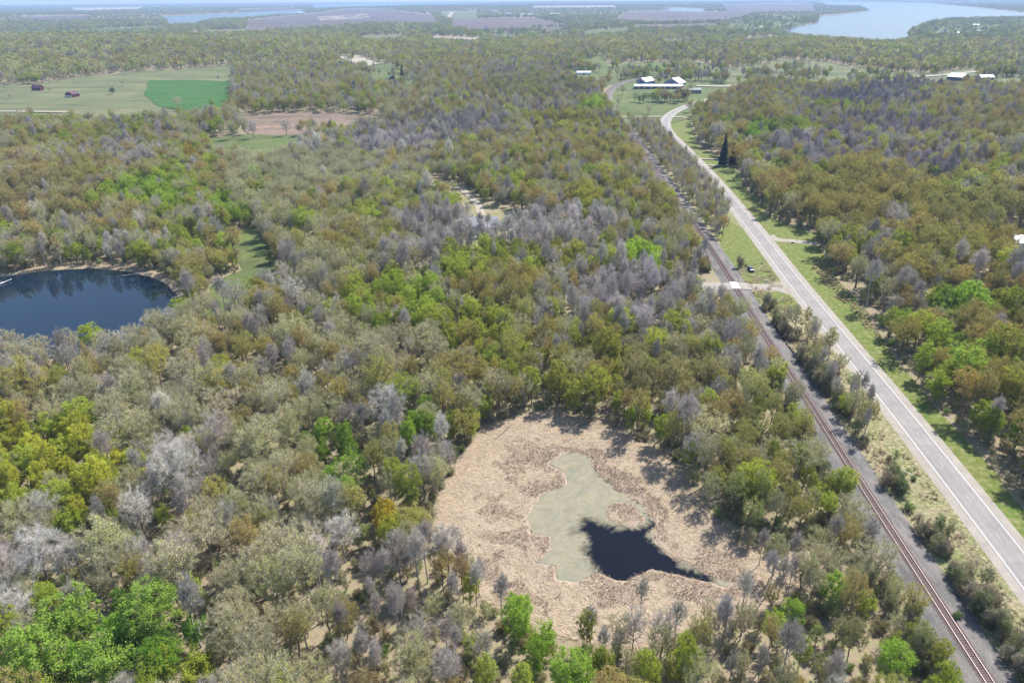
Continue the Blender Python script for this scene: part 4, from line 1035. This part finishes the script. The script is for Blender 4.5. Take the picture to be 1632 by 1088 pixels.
# the wood further off, as one mass
allk = [p for k in KINDS for p in PROTO[k]]
base_i = np.cumsum([0] + [len(PROTO[k]) for k in KINDS])
ca = proto_collection('wood_kind', allk)
cf_ = proto_collection('far_wood_kind', FARLOD)
z = hgt(mid[:, 0], mid[:, 1]); kk, tint = classify(mid[:, 0], mid[:, 1], z, 103)
var = np.array([base_i[k] + rng.integers(0, len(PROTO[KINDS[k]])) for k in kk]); s_ = rng.uniform(.58, .95, len(mid))
scatter('middle_woodland', ca, np.c_[mid, z], var, rng.uniform(0, 6.28, len(mid)), np.c_[s_, s_, s_ * rng.uniform(1.1, 1.4, len(mid))], tint * .9)
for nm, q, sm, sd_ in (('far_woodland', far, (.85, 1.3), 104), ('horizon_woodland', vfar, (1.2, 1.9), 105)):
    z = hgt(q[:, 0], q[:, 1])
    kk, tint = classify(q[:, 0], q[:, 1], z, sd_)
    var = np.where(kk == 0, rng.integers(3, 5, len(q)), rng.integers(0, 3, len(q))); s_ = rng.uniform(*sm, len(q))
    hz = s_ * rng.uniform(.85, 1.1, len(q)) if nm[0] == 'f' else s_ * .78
    tint = tint * ((.72, .72, .76) if nm[0] == 'f' else (.60, .64, .70))  # crown self-shade and the blue of distance are put into these tints
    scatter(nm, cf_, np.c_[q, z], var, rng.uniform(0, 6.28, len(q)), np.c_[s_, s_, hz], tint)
# undergrowth
ug = grid_pts(60, 620, 4.0, 6, .5)
ug = ug[free(ug) | (rng.uniform(0, 1, len(ug)) < 0)]
ug = ug[(vnoise(ug[:, 0] / 15, ug[:, 1] / 15, 55) + rng.uniform(-.3, .3, len(ug)) > .30) | (np.abs(sdf(ug, MARSH)) < np.where(ug[:, 1] < 120, 30, 9)) & (rng.uniform(0, 1, len(ug)) < .85)]
ut = np.array([(.27, .31, .09), (.33, .30, .13), (.23, .33, .06), (.31, .26, .11), (.35, .33, .18)])[rng.integers(0, 5, len(ug))] * rng.uniform(.8, 1.2, (len(ug), 1))
cs = proto_collection('undergrowth_kind', PROTO['shrub'])
us = rng.uniform(.45, 1.05, len(ug))
scatter('undergrowth', cs, np.c_[ug, hgt(ug[:, 0], ug[:, 1])], rng.integers(0, 4, len(ug)), rng.uniform(0, 6.28, len(ug)), np.c_[us, us, us], ut)
td_ = np.gradient(rl, axis=0); td_ /= np.linalg.norm(td_, axis=1)[:, None]; tn_ = np.stack([-td_[:, 1], td_[:, 0]], -1)
near_r = np.where((rl[:, 1] < 330) & (rl[:, 1] > 70))[0]
bi = near_r[rng.integers(0, len(near_r), 420)]
sgn = 1.0 if (rl[bi] + tn_[bi])[:, 0].mean() > rl[bi][:, 0].mean() else -1.0
bp = rl[bi] + tn_[bi] * sgn * (6.6 + np.abs(rng.normal(0, 2.6, 420)))[:, None]
bi2 = near_r[rng.integers(0, len(near_r), 420)]
bp = np.vstack([bp, rl[bi2] - tn_[bi2] * sgn * (7.2 + np.abs(rng.normal(0, 2.2, 420)))[:, None]])
bp = bp[(vnoise(bp[:, 0] / 7, bp[:, 1] / 7, 66) > .42) & (dist_line(bp, ROADC) > 8) & (np.hypot(*(bp - G(1200, 455)).T) > 22)]
bt = np.array([(.27, .31, .09), (.33, .28, .17), (.16, .24, .05), (.33, .27, .15), (.38, .35, .24)])[rng.integers(0, 5, len(bp))] * rng.uniform(.7, 1.1, (len(bp), 1))
us = rng.uniform(.45, 1.15, len(bp))
scatter('trackside_brush', cs, np.c_[bp, 0 * us], rng.integers(0, 4, len(bp)), rng.uniform(0, 6.28, len(bp)), np.c_[us, us, us * 1.1], bt)
# shrubs one can pick out
SHR = [(1408, 775, 1.1, 1, 'brownish bare'), (1438, 788, 1.1, 0, 'dark green'), (1448, 812, .8, 2, 'green'), (1475, 858, 1.1, 1, 'brownish bare'), (1462, 838, .7, 3, 'greyish'), (1500, 885, .9, 1, 'brownish bare'), (1515, 915, 1.0, 2, 'green'), (1545, 960, 1.0, 3, 'greyish'), (1560, 985, 1.3, 0, 'dark green'), (1535, 940, .8, 1, 'brownish bare'), (1580, 1000, .9, 2, 'dark green'), (1600, 1050, .9, 1, 'greyish'), (1622, 1075, 1.0, 3, 'greyish'), (1570, 960, .9, 3, 'brownish bare'),
       (1500, 870, .6, 2, 'green'), (1525, 985, .6, 0, 'green'), (1455, 765, .5, 2, 'green'), (1165, 700, 1.3, 0, 'olive'), (1120, 735, 1.2, 2, 'olive'), (1150, 770, 1.3, 0, 'olive'), (1175, 815, 1.4, 2, 'olive'), (1210, 850, 1.4, 0, 'dark green'), (1245, 868, 1.2, 2, 'olive'), (1290, 862, 1.3, 0, 'olive'), (1310, 840, 1.1, 2, 'olive'), (1328, 855, 1.0, 1, 'greyish'), (780, 672, 1.0, 1, 'brownish bare'), (745, 708, .9, 0, 'olive'), (716, 756, .8, 2, 'olive'), (640, 765, .9, 1, 'brownish bare'), (690, 800, .8, 0, 'olive'),
       (95, 420, 1.2, 0, 'green'), (150, 415, 1.3, 2, 'green'), (200, 418, 1.2, 0, 'green'), (250, 425, 1.3, 2, 'olive'), (290, 440, 1.3, 0, 'olive'), (310, 465, 1.2, 2, 'green'), (320, 485, 1.1, 0, 'green'), (40, 425, 1.2, 2, 'olive')]
ST = {'brownish bare': (.28, .22, .15), 'dark green': (.09, .15, .035), 'green': (.16, .26, .045), 'greyish': (.32, .29, .22), 'olive': (.22, .24, .08)}
sb = {}
for a, b, s_, v, c in SHR:
    q = G(a, b); Q = q[None]
    ph, ref, dd_ = ('between railway and highway', 'photo bottom', q[1]) if a > 1400 else ('at the right edge of the reed marsh', 'railway', float(dist_line(Q, RAILC)[0])) if a > 1000 else ('at the left edge of the reed marsh', 'pond', float(abs(sdf(Q, POND)[0]))) if b > 600 else ('on the far bank of the dark pond', 'railway', -q[0])
    sb.setdefault((c, ph, ref), []).append((dd_, q, s_, v))
for (c, ph, ref), L in sb.items():
    for r_, (_, q, s_, v) in enumerate(sorted(L, key=lambda t: t[0]), 1):
        e = thing('shrub', f'{c} shrub {ph}, {nth(r_)}nearest the {ref}' if len(L) > 1 else f'{c} shrub {ph}, the only one there', 'shrub', (q[0], q[1], 0), r_ * 2.3, 'shrubs one can pick out', (s_, s_, s_))
        p = PROTO['shrub'][v]
        obj('stem', p['trunk_me'], e); obj('crown', p['crown_me'], e, tint=list(ST[c]))
# ---------------------------------------------------------------- buildings
M['red'] = plain('dark red barn boards', (.085, .015, .03), .85, .2, .6)
M['metalroof'] = plain('white metal roof', (.66, .68, .72), .4, .06, .3, .0, .5)
M['greyroof'] = plain('grey shingle roof', (.30, .30, .32), .85, .15, .6)
M['greenroof'] = plain('grey green roof', (.22, .29, .25), .8, .15, .6)
M['purproof'] = plain('dull purple red roof', (.10, .05, .075), .8, .15, .6)
M['darkwall'] = plain('dark weathered boards', (.075, .075, .09), .9, .25, .7)
M['tanwall'] = plain('tan boards', (.38, .32, .24), .9, .15, .7)
M['whitewall'] = plain('white boards', (.72, .72, .70), .8, .08, .7)
M['bluewall'] = plain('blue grey siding', (.20, .24, .36), .8, .1, .7)
M['trim'] = plain('white trim', (.75, .75, .73), .7, .05, 1)
M['pane'] = plain('dark window glass', (.03, .035, .045), .15, .1, 1, 0, .6)
M['black'] = plain('black rubber', (.02, .02, .022), .8, .2, 2)
M['carblue'] = plain('dark blue paint', (.035, .04, .09), .3, .05, 2, .2, .6)
def house(name, label, at, L, Wd, hw, hr, rot, wall, roof, openings=(), base=0.0, cat='building', group=None, chimney=False, eave=.5):
    """Gabled building with its ridge along local y; openings: (side, along, up, width, height, what)."""
    q = G(*at); z = float(hgt(q[0], q[1])) + base
    e = thing(name, label, cat, (q[0], q[1], z), rot, group)
    w, l = Wd / 2, L / 2
    MB().prism([(-w, -1.0), (w, -1.0), (w, hw), (0, hw + hr), (-w, hw)], -l, l).obj('wall', M[wall], e)
    sl = hr / w; t = .22
    for sg in (-1, 1):
        pts = [(sg * (w + eave), hw - eave * sl + .03), (0, hw + hr + .03), (0, hw + hr + t), (sg * (w + eave), hw - eave * sl + t)]
        r = MB().prism(pts if sg < 0 else pts[::-1], -l - eave, l + eave).obj('roof', M[roof], e)
        if chimney and sg < 0: MB().box(-1.3, -.6, -.4, .4, hw + hr * .55, hw + hr + .9).obj('chimney', M['rust'], r)
    for side, u, zz, ow, oh, what in openings:
        def bx(a, b, c, d, o0, o1):
            m_ = MB()
            if side == 'front': m_.box(a, b, -l - o1, -l - o0, c, d)
            elif side == 'left': m_.box(-w - o1, -w - o0, a, b, c, d)
            else: m_.box(w + o0, w + o1, a, b, c, d)
            return m_
        if what == 'window':
            f = bx(u - ow / 2, u + ow / 2, zz, zz + oh, .003, .10).obj('window', M['trim'], e)
            bx(u - ow / 2 + .15, u + ow / 2 - .15, zz + .15, zz + oh - .15, .101, .13).obj('pane', M['pane'], f)
        else:
            f = bx(u - ow / 2, u + ow / 2, zz, zz + oh, .003, .12).obj('door', M['trim' if what == 'white' else 'darkwall' if wall != 'darkwall' else 'tanwall'], e)
            bx(u + ow * .3, u + ow * .3 + .2, zz + oh * .45, zz + oh * .45 + .3, .121, .2).obj('handle', M['black'], f)
    return e
R90 = math.pi / 2
three = [('front', u, 0, 2.3, 2.6, 'white') for u in (-3.6, 0, 3.6)]
house('barn', 'dark red barn with three pale doors standing alone in the pasture', (116, 154), 12, 11.5, 3.8, 3.2, -.25, 'red', 'purproof', three, .4, 'barn')
house('barn', 'dark red barn with dull roof at the pasture edge, leftmost building', (61, 145), 13, 7.5, 3.8, 3.4, R90 - .15, 'red', 'purproof', [('left', -3, 0, 2.4, 2.6, 'dark'), ('left', 3, 1.4, 1.2, 1.2, 'window')], .4, 'barn')
house('shed', 'small dark gabled shed beside the lone spruce in the meadow', (625, 131), 8, 8, 4.5, 3.2, .3, 'darkwall', 'greyroof', [('front', 0, 0, 2.6, 2.8, 'dark')], .5, 'shed')
house('long_barn', 'long low barn with a white roof at the roadside farm', (1049, 142), 66, 9, 3.6, 2.2, R90 - .06, 'darkwall', 'metalroof', [('left', u, .3, 3.0, 2.6, 'dark') for u in (-26, -17, -8, 1, 10, 19, 27)], .3, 'barn')
house('barn', 'gabled barn with a bright white roof, left end of the farm', (1029, 134), 24, 15, 4.2, 4.2, -.75, 'bluewall', 'metalroof', [('front', 0, 0, 4, 4, 'dark'), ('front', -4.5, 1.6, 1.4, 1.4, 'window')], .3, 'barn')
house('barn', 'wide gabled barn with dark and white roof slopes, right end of the farm', (1075, 136), 22, 24, 3.6, 6.0, -.62, 'bluewall', 'metalroof', [('front', 0, 0, 5, 4.5, 'dark'), ('front', -8, 1.6, 1.6, 1.6, 'window'), ('front', 8, 1.6, 1.6, 1.6, 'window')], .3, 'barn')
house('open_shed', 'dark open sided shed beside the farm trees', (1100, 149), 26, 9, 4.2, 2.0, R90 - .05, 'darkwall', 'greyroof', [('left', u, .2, 3.2, 3.0, 'dark') for u in (-9, -4.5, 0, 4.5, 9)], .3, 'shed')
house('farmhouse', 'low house with a grey green roof beyond the highway bend', (1141, 122), 32, 11, 3.6, 3.0, R90, 'tanwall', 'greenroof', [('left', u, 1.0, 1.8, 1.6, 'window') for u in (-11, -5, 5, 11)] + [('left', 0, 0, 1.6, 2.4, 'white')], .7, 'house', None, True)
house('barn', 'dark walled barn with a white roof on the meadow, larger of two', (1524, 138), 20, 22, 5.0, 4.2, .62, 'darkwall', 'metalroof', [('front', 0, 0, 4.2, 4.0, 'dark'), ('front', -6, 1.5, 1.5, 1.5, 'window')], .7, 'barn')
house('barn', 'smaller dark shed with pale roof right of the meadow barn', (1567, 138), 19, 9, 4.0, 2.8, R90 + .08, 'darkwall', 'metalroof', [('left', -4, 0, 3, 3, 'dark'), ('left', 4, 1.2, 1.5, 1.4, 'window')], .7, 'barn')
house('house', 'grey roofed house behind the two meadow barns', (1572, 129), 14, 9, 3.6, 3.2, R90, 'bluewall', 'greyroof', [('left', 3, 1, 1.5, 1.5, 'window'), ('left', -3, 1, 1.5, 1.5, 'window')], .7, 'house', None, True)
house('house', 'white roofed house at the right edge of the russet wood', (1640, 398), 16, 10, 4.5, 2.6, R90 - .35, 'whitewall', 'metalroof', [('left', -4, 1.2, 1.6, 1.6, 'window'), ('left', 3, 1.2, 1.6, 1.6, 'window'), ('front', 0, 0, 1.4, 2.3, 'dark')], 0, 'house')
house('house', 'house with a broad grey roof among bare grey trees', (768, 368), 17, 12, 3.6, 4.0, R90 + .1, 'whitewall', 'greyroof', [('left', -5, 1.0, 1.6, 1.5, 'window'), ('left', 5, 1.0, 1.6, 1.5, 'window'), ('left', 0, 0, 1.5, 2.3, 'dark')], .05, 'house', None, True)
house('shed', 'dark shed with white door by the woodland drive', (697, 317), 8, 7, 3.2, 2.0, R90, 'darkwall', 'greyroof', [('left', 0, 0, 2.4, 2.4, 'white')], .05, 'shed')
house('house', 'house with a row of white windows deep in the right wood', (1298, 270), 14, 8, 7.5, 3.0, R90, 'tanwall', 'greyroof', [('left', u, 4.6, 1.5, 2.2, 'window') for u in (-5, -2.5, 0, 2.5, 5)] + [('left', 0, 0, 1.5, 2.3, 'dark')], 0, 'house')
house('shed', 'shed with a dull red roof at the highway bend', (1158, 190), 8, 7, 5.5, 2.4, R90, 'darkwall', 'red', [('left', 0, 0, 2.4, 2.6, 'dark')], .2, 'shed')
for i, (x, y, l, ro, wa, lb) in enumerate([(930, 121, 22, 'metalroof', 'whitewall', 'pale roofed shed in the cluttered yard, farther row'), (925, 134, 16, 'metalroof', 'tanwall', 'pale roofed shed at left of the cluttered yard'), (943, 136, 16, 'greyroof', 'whitewall', 'grey roofed shed in middle of the cluttered yard'), (955, 132, 12, 'metalroof', 'bluewall', 'bluish shed nearest the railway in the cluttered yard')]):
    house('shed', lb, (x, y), l, 8, 3.4, 2.0, R90 - .1 * i, wa, ro, [('left', 0, 0, 2.4, 2.4, 'dark')], .6, 'shed')
for x, y, l, h, ro, wa, lb in ((1376, 86, 26, 7, 'metalroof', 'whitewall', 'lone white roofed house in the wood below the lake'), (1488, 58, 26, 7, 'greyroof', 'bluewall', 'blue house at the left end of the lakeside village'), (1504, 55, 20, 8, 'greyroof', 'tanwall', 'tan house in the lakeside village'), (1520, 55, 26, 6, 'metalroof', 'whitewall', 'white roofed house in front of the lakeside village'), (1542, 46, 20, 8, 'metalroof', 'tanwall', 'tan house high in the lakeside village'), (1554, 43, 26, 8, 'metalroof', 'whitewall', 'white house farthest back in the lakeside village'), (1558, 52, 30, 5, 'greyroof', 'tanwall', 'long low house at the right of the lakeside village'), (1622, 33, 22, 7, 'metalroof', 'whitewall', 'white cottage on the right lake shore'), (1240, 28, 30, 9, 'metalroof', 'whitewall', 'white farmhouse left of the lake'), (1190, 29, 40, 7, 'metalroof', 'tanwall', 'pale long shed in the fields left of the lake'),
        (748, 19, 130, 9, 'metalroof', 'whitewall', 'long white barn left of the distant farm'), (788, 22, 45, 14, 'metalroof', 'whitewall', 'tall white barn of the distant farm'), (812, 26, 60, 13, 'greyroof', 'darkwall', 'dark roofed barn of the distant farm'), (840, 26, 75, 11, 'metalroof', 'whitewall', 'broad white barn of the distant farm'), (884, 25, 55, 11, 'metalroof', 'tanwall', 'pale barn at the right of the distant farm'), (480, 23, 60, 12, 'metalroof', 'whitewall', 'white farm barn near the strip lake'), (162, 37, 36, 9, 'metalroof', 'whitewall', 'left white barn in the distant woods'), (200, 34, 30, 9, 'metalroof', 'tanwall', 'tan house in the distant woods'), (153, 28, 34, 9, 'greyroof', 'tanwall', 'tan roofed barn far off in the woods')):
    house('far_building', lb, (x, y), l, l * .38 if l < 60 else 20, h * .6, h * .4, R90, wa, ro, [('left', u * l, .8, l * .08, h * .3, 'window') for u in (-.3, .3)] + [('left', 0, 0, l * .07, h * .42, 'dark')], 1.5, 'building', 'buildings far off')

# ---------------------------------------------------------------- small things by the crossing, logs
q = G(1196, 432)
e = thing('utility_vehicle', 'dark blue vehicle with pale front parked on the crossing lawn', 'vehicle', (q[0], q[1], .03), .05)
body = MB().prism([(-.95, .42), (.95, .42), (.95, 1.0), (.88, 1.12), (-.88, 1.12), (-.95, 1.0)], -2.1, 2.1).obj('body', M['carblue'], e)
MB().prism([(-.86, 1.122), (.86, 1.122), (.70, 1.80), (-.70, 1.80)], -.6, 2.0).obj('cabin', M['carblue'], e)
MB().box(-.72, .72, -.85, -.60, 1.14, 1.70).obj('windscreen', M['pane'], e)
MB().box(-.80, .80, -2.0, -.9, 1.125, 1.19).obj('bonnet', M['trim'], e)  # shine on the dark bonnet, painted as a white plate
for sx in (-1, 1):
    MB().box(sx * .6 - .16, sx * .6 + .16, -2.14, -2.103, .72, .92).obj('headlight', M['trim'], e)
    MB().box(sx * .80 - .02, sx * .80 + .02, -.3, 1.7, 1.2, 1.66).obj('side_window', M['pane'], e)
    for sy in (-1.3, 1.3):
        w_ = MB().tube((sx * .72, sy, .36), (sx * 1.0, sy, .36), .38, .38, 14).obj('wheel', M['black'], e)
        MB().tube((sx * 1.001, sy, .36), (sx * 1.03, sy, .36), .2, .18, 10).obj('rim', M['railtop'], w_)
def culvert(at, rz, label):
    q = G(*at)
    e = thing('culvert', label, 'culvert', (q[0], q[1], 0), rz)
    MB().box(-.9, .9, -.15, .15, -.3, .75).obj('headwall', M['concrete'], e)
    MB().tube((-.25, -.6, .28), (-.25, -.152, .28), .36, .36, 14).obj('pipe', M['black'], e)
culvert((1221, 449), .2, 'pale concrete culvert end with dark pipe beside the side road')
culvert((1263, 387.5), .1, 'small dark culvert end beside the driveway right of the highway')
q = G(1246, 478)
e = thing('marker_post', 'short white utility marker on the lawn below the side road', 'post', (q[0], q[1], .02))
MB().box(-.22, .22, -.16, .16, 0, .75).obj('cabinet', M['trim'], e); MB().box(-.26, .26, -.20, .20, .752, .82).obj('lid', M['railtop'], e)
MB().tube((.5, 0, 0), (.5, 0, 1.7), .05, .05, 8).obj('post', M['tie'], e)
for at, lb, rz in (((1176, 450), 'crossbuck sign on the highway side of the rail crossing', .5), ((1150, 465), 'crossbuck sign on the wood side of the rail crossing', 3.4)):
    q = G(*at)
    e = thing('crossbuck_sign', lb, 'sign', (q[0], q[1], .05), rz)
    MB().tube((0, 0, 0), (0, 0, 3.4), .06, .05, 8).obj('post', M['bark'], e)
    for a in (-1, 1):
        m_ = MB()
        c, s_ = math.cos(a * .785), math.sin(a * .785)
        poly = [(x * c - z * s_, 3.0 + x * s_ + z * c) for x, z in ((-.62, -.115), (.62, -.115), (.62, .115), (-.62, .115))]
        m_.prism(poly, -.095 - .03 * (a > 0), -.07 - .03 * (a > 0)).obj('blade', M['trim'], e)
def log(at, L, r, rz, mat, label, z=.15, tilt=.04):
    q = G(*at)
    e = thing('fallen_log', label, 'log', (q[0], q[1], z), rz)
    rg_ = np.random.default_rng(int(L * 100 + r * 1000))
    pts = [(-L / 2 + L * i / 5, rg_.normal(0, .04) * L * .3, r + L * tilt * i / 5 + rg_.normal(0, .02)) for i in range(6)]
    m_ = MB()
    for i in range(5): m_.tube(pts[i], pts[i + 1], r * (1.1 - .13 * i), r * (1.1 - .13 * (i + 1)), 8)
    m_.obj('stem', M[mat], e)
    for i in (2, 3, 4):
        a = rg_.uniform(-1.2, 1.2); d = Vector((.7, math.sin(a), .5)) * (L * .13)
        MB().tube(pts[i], tuple(Vector(pts[i]) + d), r * .4, r * .12, 6).obj('branch', M[mat], e)
log((212, 439), 9, .28, .35, 'bark_white', 'white fallen log lying in the pond off its far bank')
log((286, 474), 6, .28, .6, 'bark_white', 'short white fallen log at the right tip of the pond')
log((6, 452), 8, .3, 1.2, 'bark_white', 'white fallen log at the left edge of the pond')
log((945, 672), 11, .2, .55, 'bark', 'dark fallen trunk at the shaded top edge of the marsh')
log((802, 690), 9, .16, 1.0, 'bark', 'thin dark fallen trunk at upper left of the marsh')
log((648, 768), 7, .25, .2, 'bark', 'dark fallen trunk in the brush left of the marsh')
log((340, 945), 9, .2, .9, 'bark_white', 'pale leaning dead trunk in the lower left wood')
log((1440, 752), 7, .1, 2.3, 'bark_white', 'thin pale branch lying beside the highway shoulder')
# stones along the far bank of the pond
V, F = [], []
for i in range(260):
    k = rng.integers(0, len(pl)); c = pl[k] + nr[k] * rng.uniform(-.4, 1.8); r_ = rng.uniform(.12, .38)
    m_ = MB().tube((c[0], c[1], .1), (c[0] + .05, c[1], .1 + r_ * 1.6), r_ * 1.2, r_ * .7, 6)
    F += [tuple(j + len(V) for j in f) for f in m_.f]; V += m_.v
obj('bank_stones', mesh('bank_stones', V, F, [M['concrete']]), kind='stuff')
# dry grass along the railway and the woodland edge
def pts_in(poly, n_):
    lo, hi = poly.min(0), poly.max(0); q = rng.uniform(lo, hi, (n_, 2)); return q[inside(q, poly)]
q = pts_in(VERGE_W, 60000); q = q[(q[:, 1] < 330) & (dist_line(q, ROADC) > 6.8) & (dist_line(q, RAILC) > 6.2)]
nz_ = fbm(q[:, 0] / 5, q[:, 1] / 5, 15)
reeds('dry_grass_tufts', 14000, nz_ > .5, M['reed'], (.4, 1.1), (.4, 1.3), .09, q)
q2 = pts_in(VERGE_E, 40000); q2 = q2[(q2[:, 1] < 330) & (dist_line(q2, ROADC) > 11 + 4 * fbm(q2[:, 0] / 6, q2[:, 1] / 6, 3))]
reeds('wood_edge_dry_grass', 9000, np.ones(len(q2), bool), M['reed'], (.4, 1.0), (.3, 1.2), .09, q2)
pk = pl[rng.integers(0, len(pl), 9000)] + nr[0] * 0
bi = rng.integers(0, len(pl), 9000); pk = pl[bi] + nr[bi] * rng.uniform(.8, 9, (9000, 1))
reeds('pond_edge_grass', 9000, np.ones(9000, bool), M['reed'], (.5, 1.5), (.4, 1.3), .10, pk)
# ---------------------------------------------------------------- haze
hz = MB().box(-20000, 20000, -600, 21000, -30, 190)
mh = bpy.data.materials.new('haze'); mh.use_nodes = True
th = mh.node_tree; th.nodes.clear()
pv = th.nodes.new('ShaderNodeVolumePrincipled'); mo = th.nodes.new('ShaderNodeOutputMaterial')
pv.inputs['Density'].default_value = 8.2e-5
pv.inputs['Color'].default_value = (.44, .64, 1.0, 1); pv.inputs['Anisotropy'].default_value = 0.0
th.links.new(pv.outputs[0], mo.inputs['Volume'])
hz.obj('haze', mh, kind='stuff')
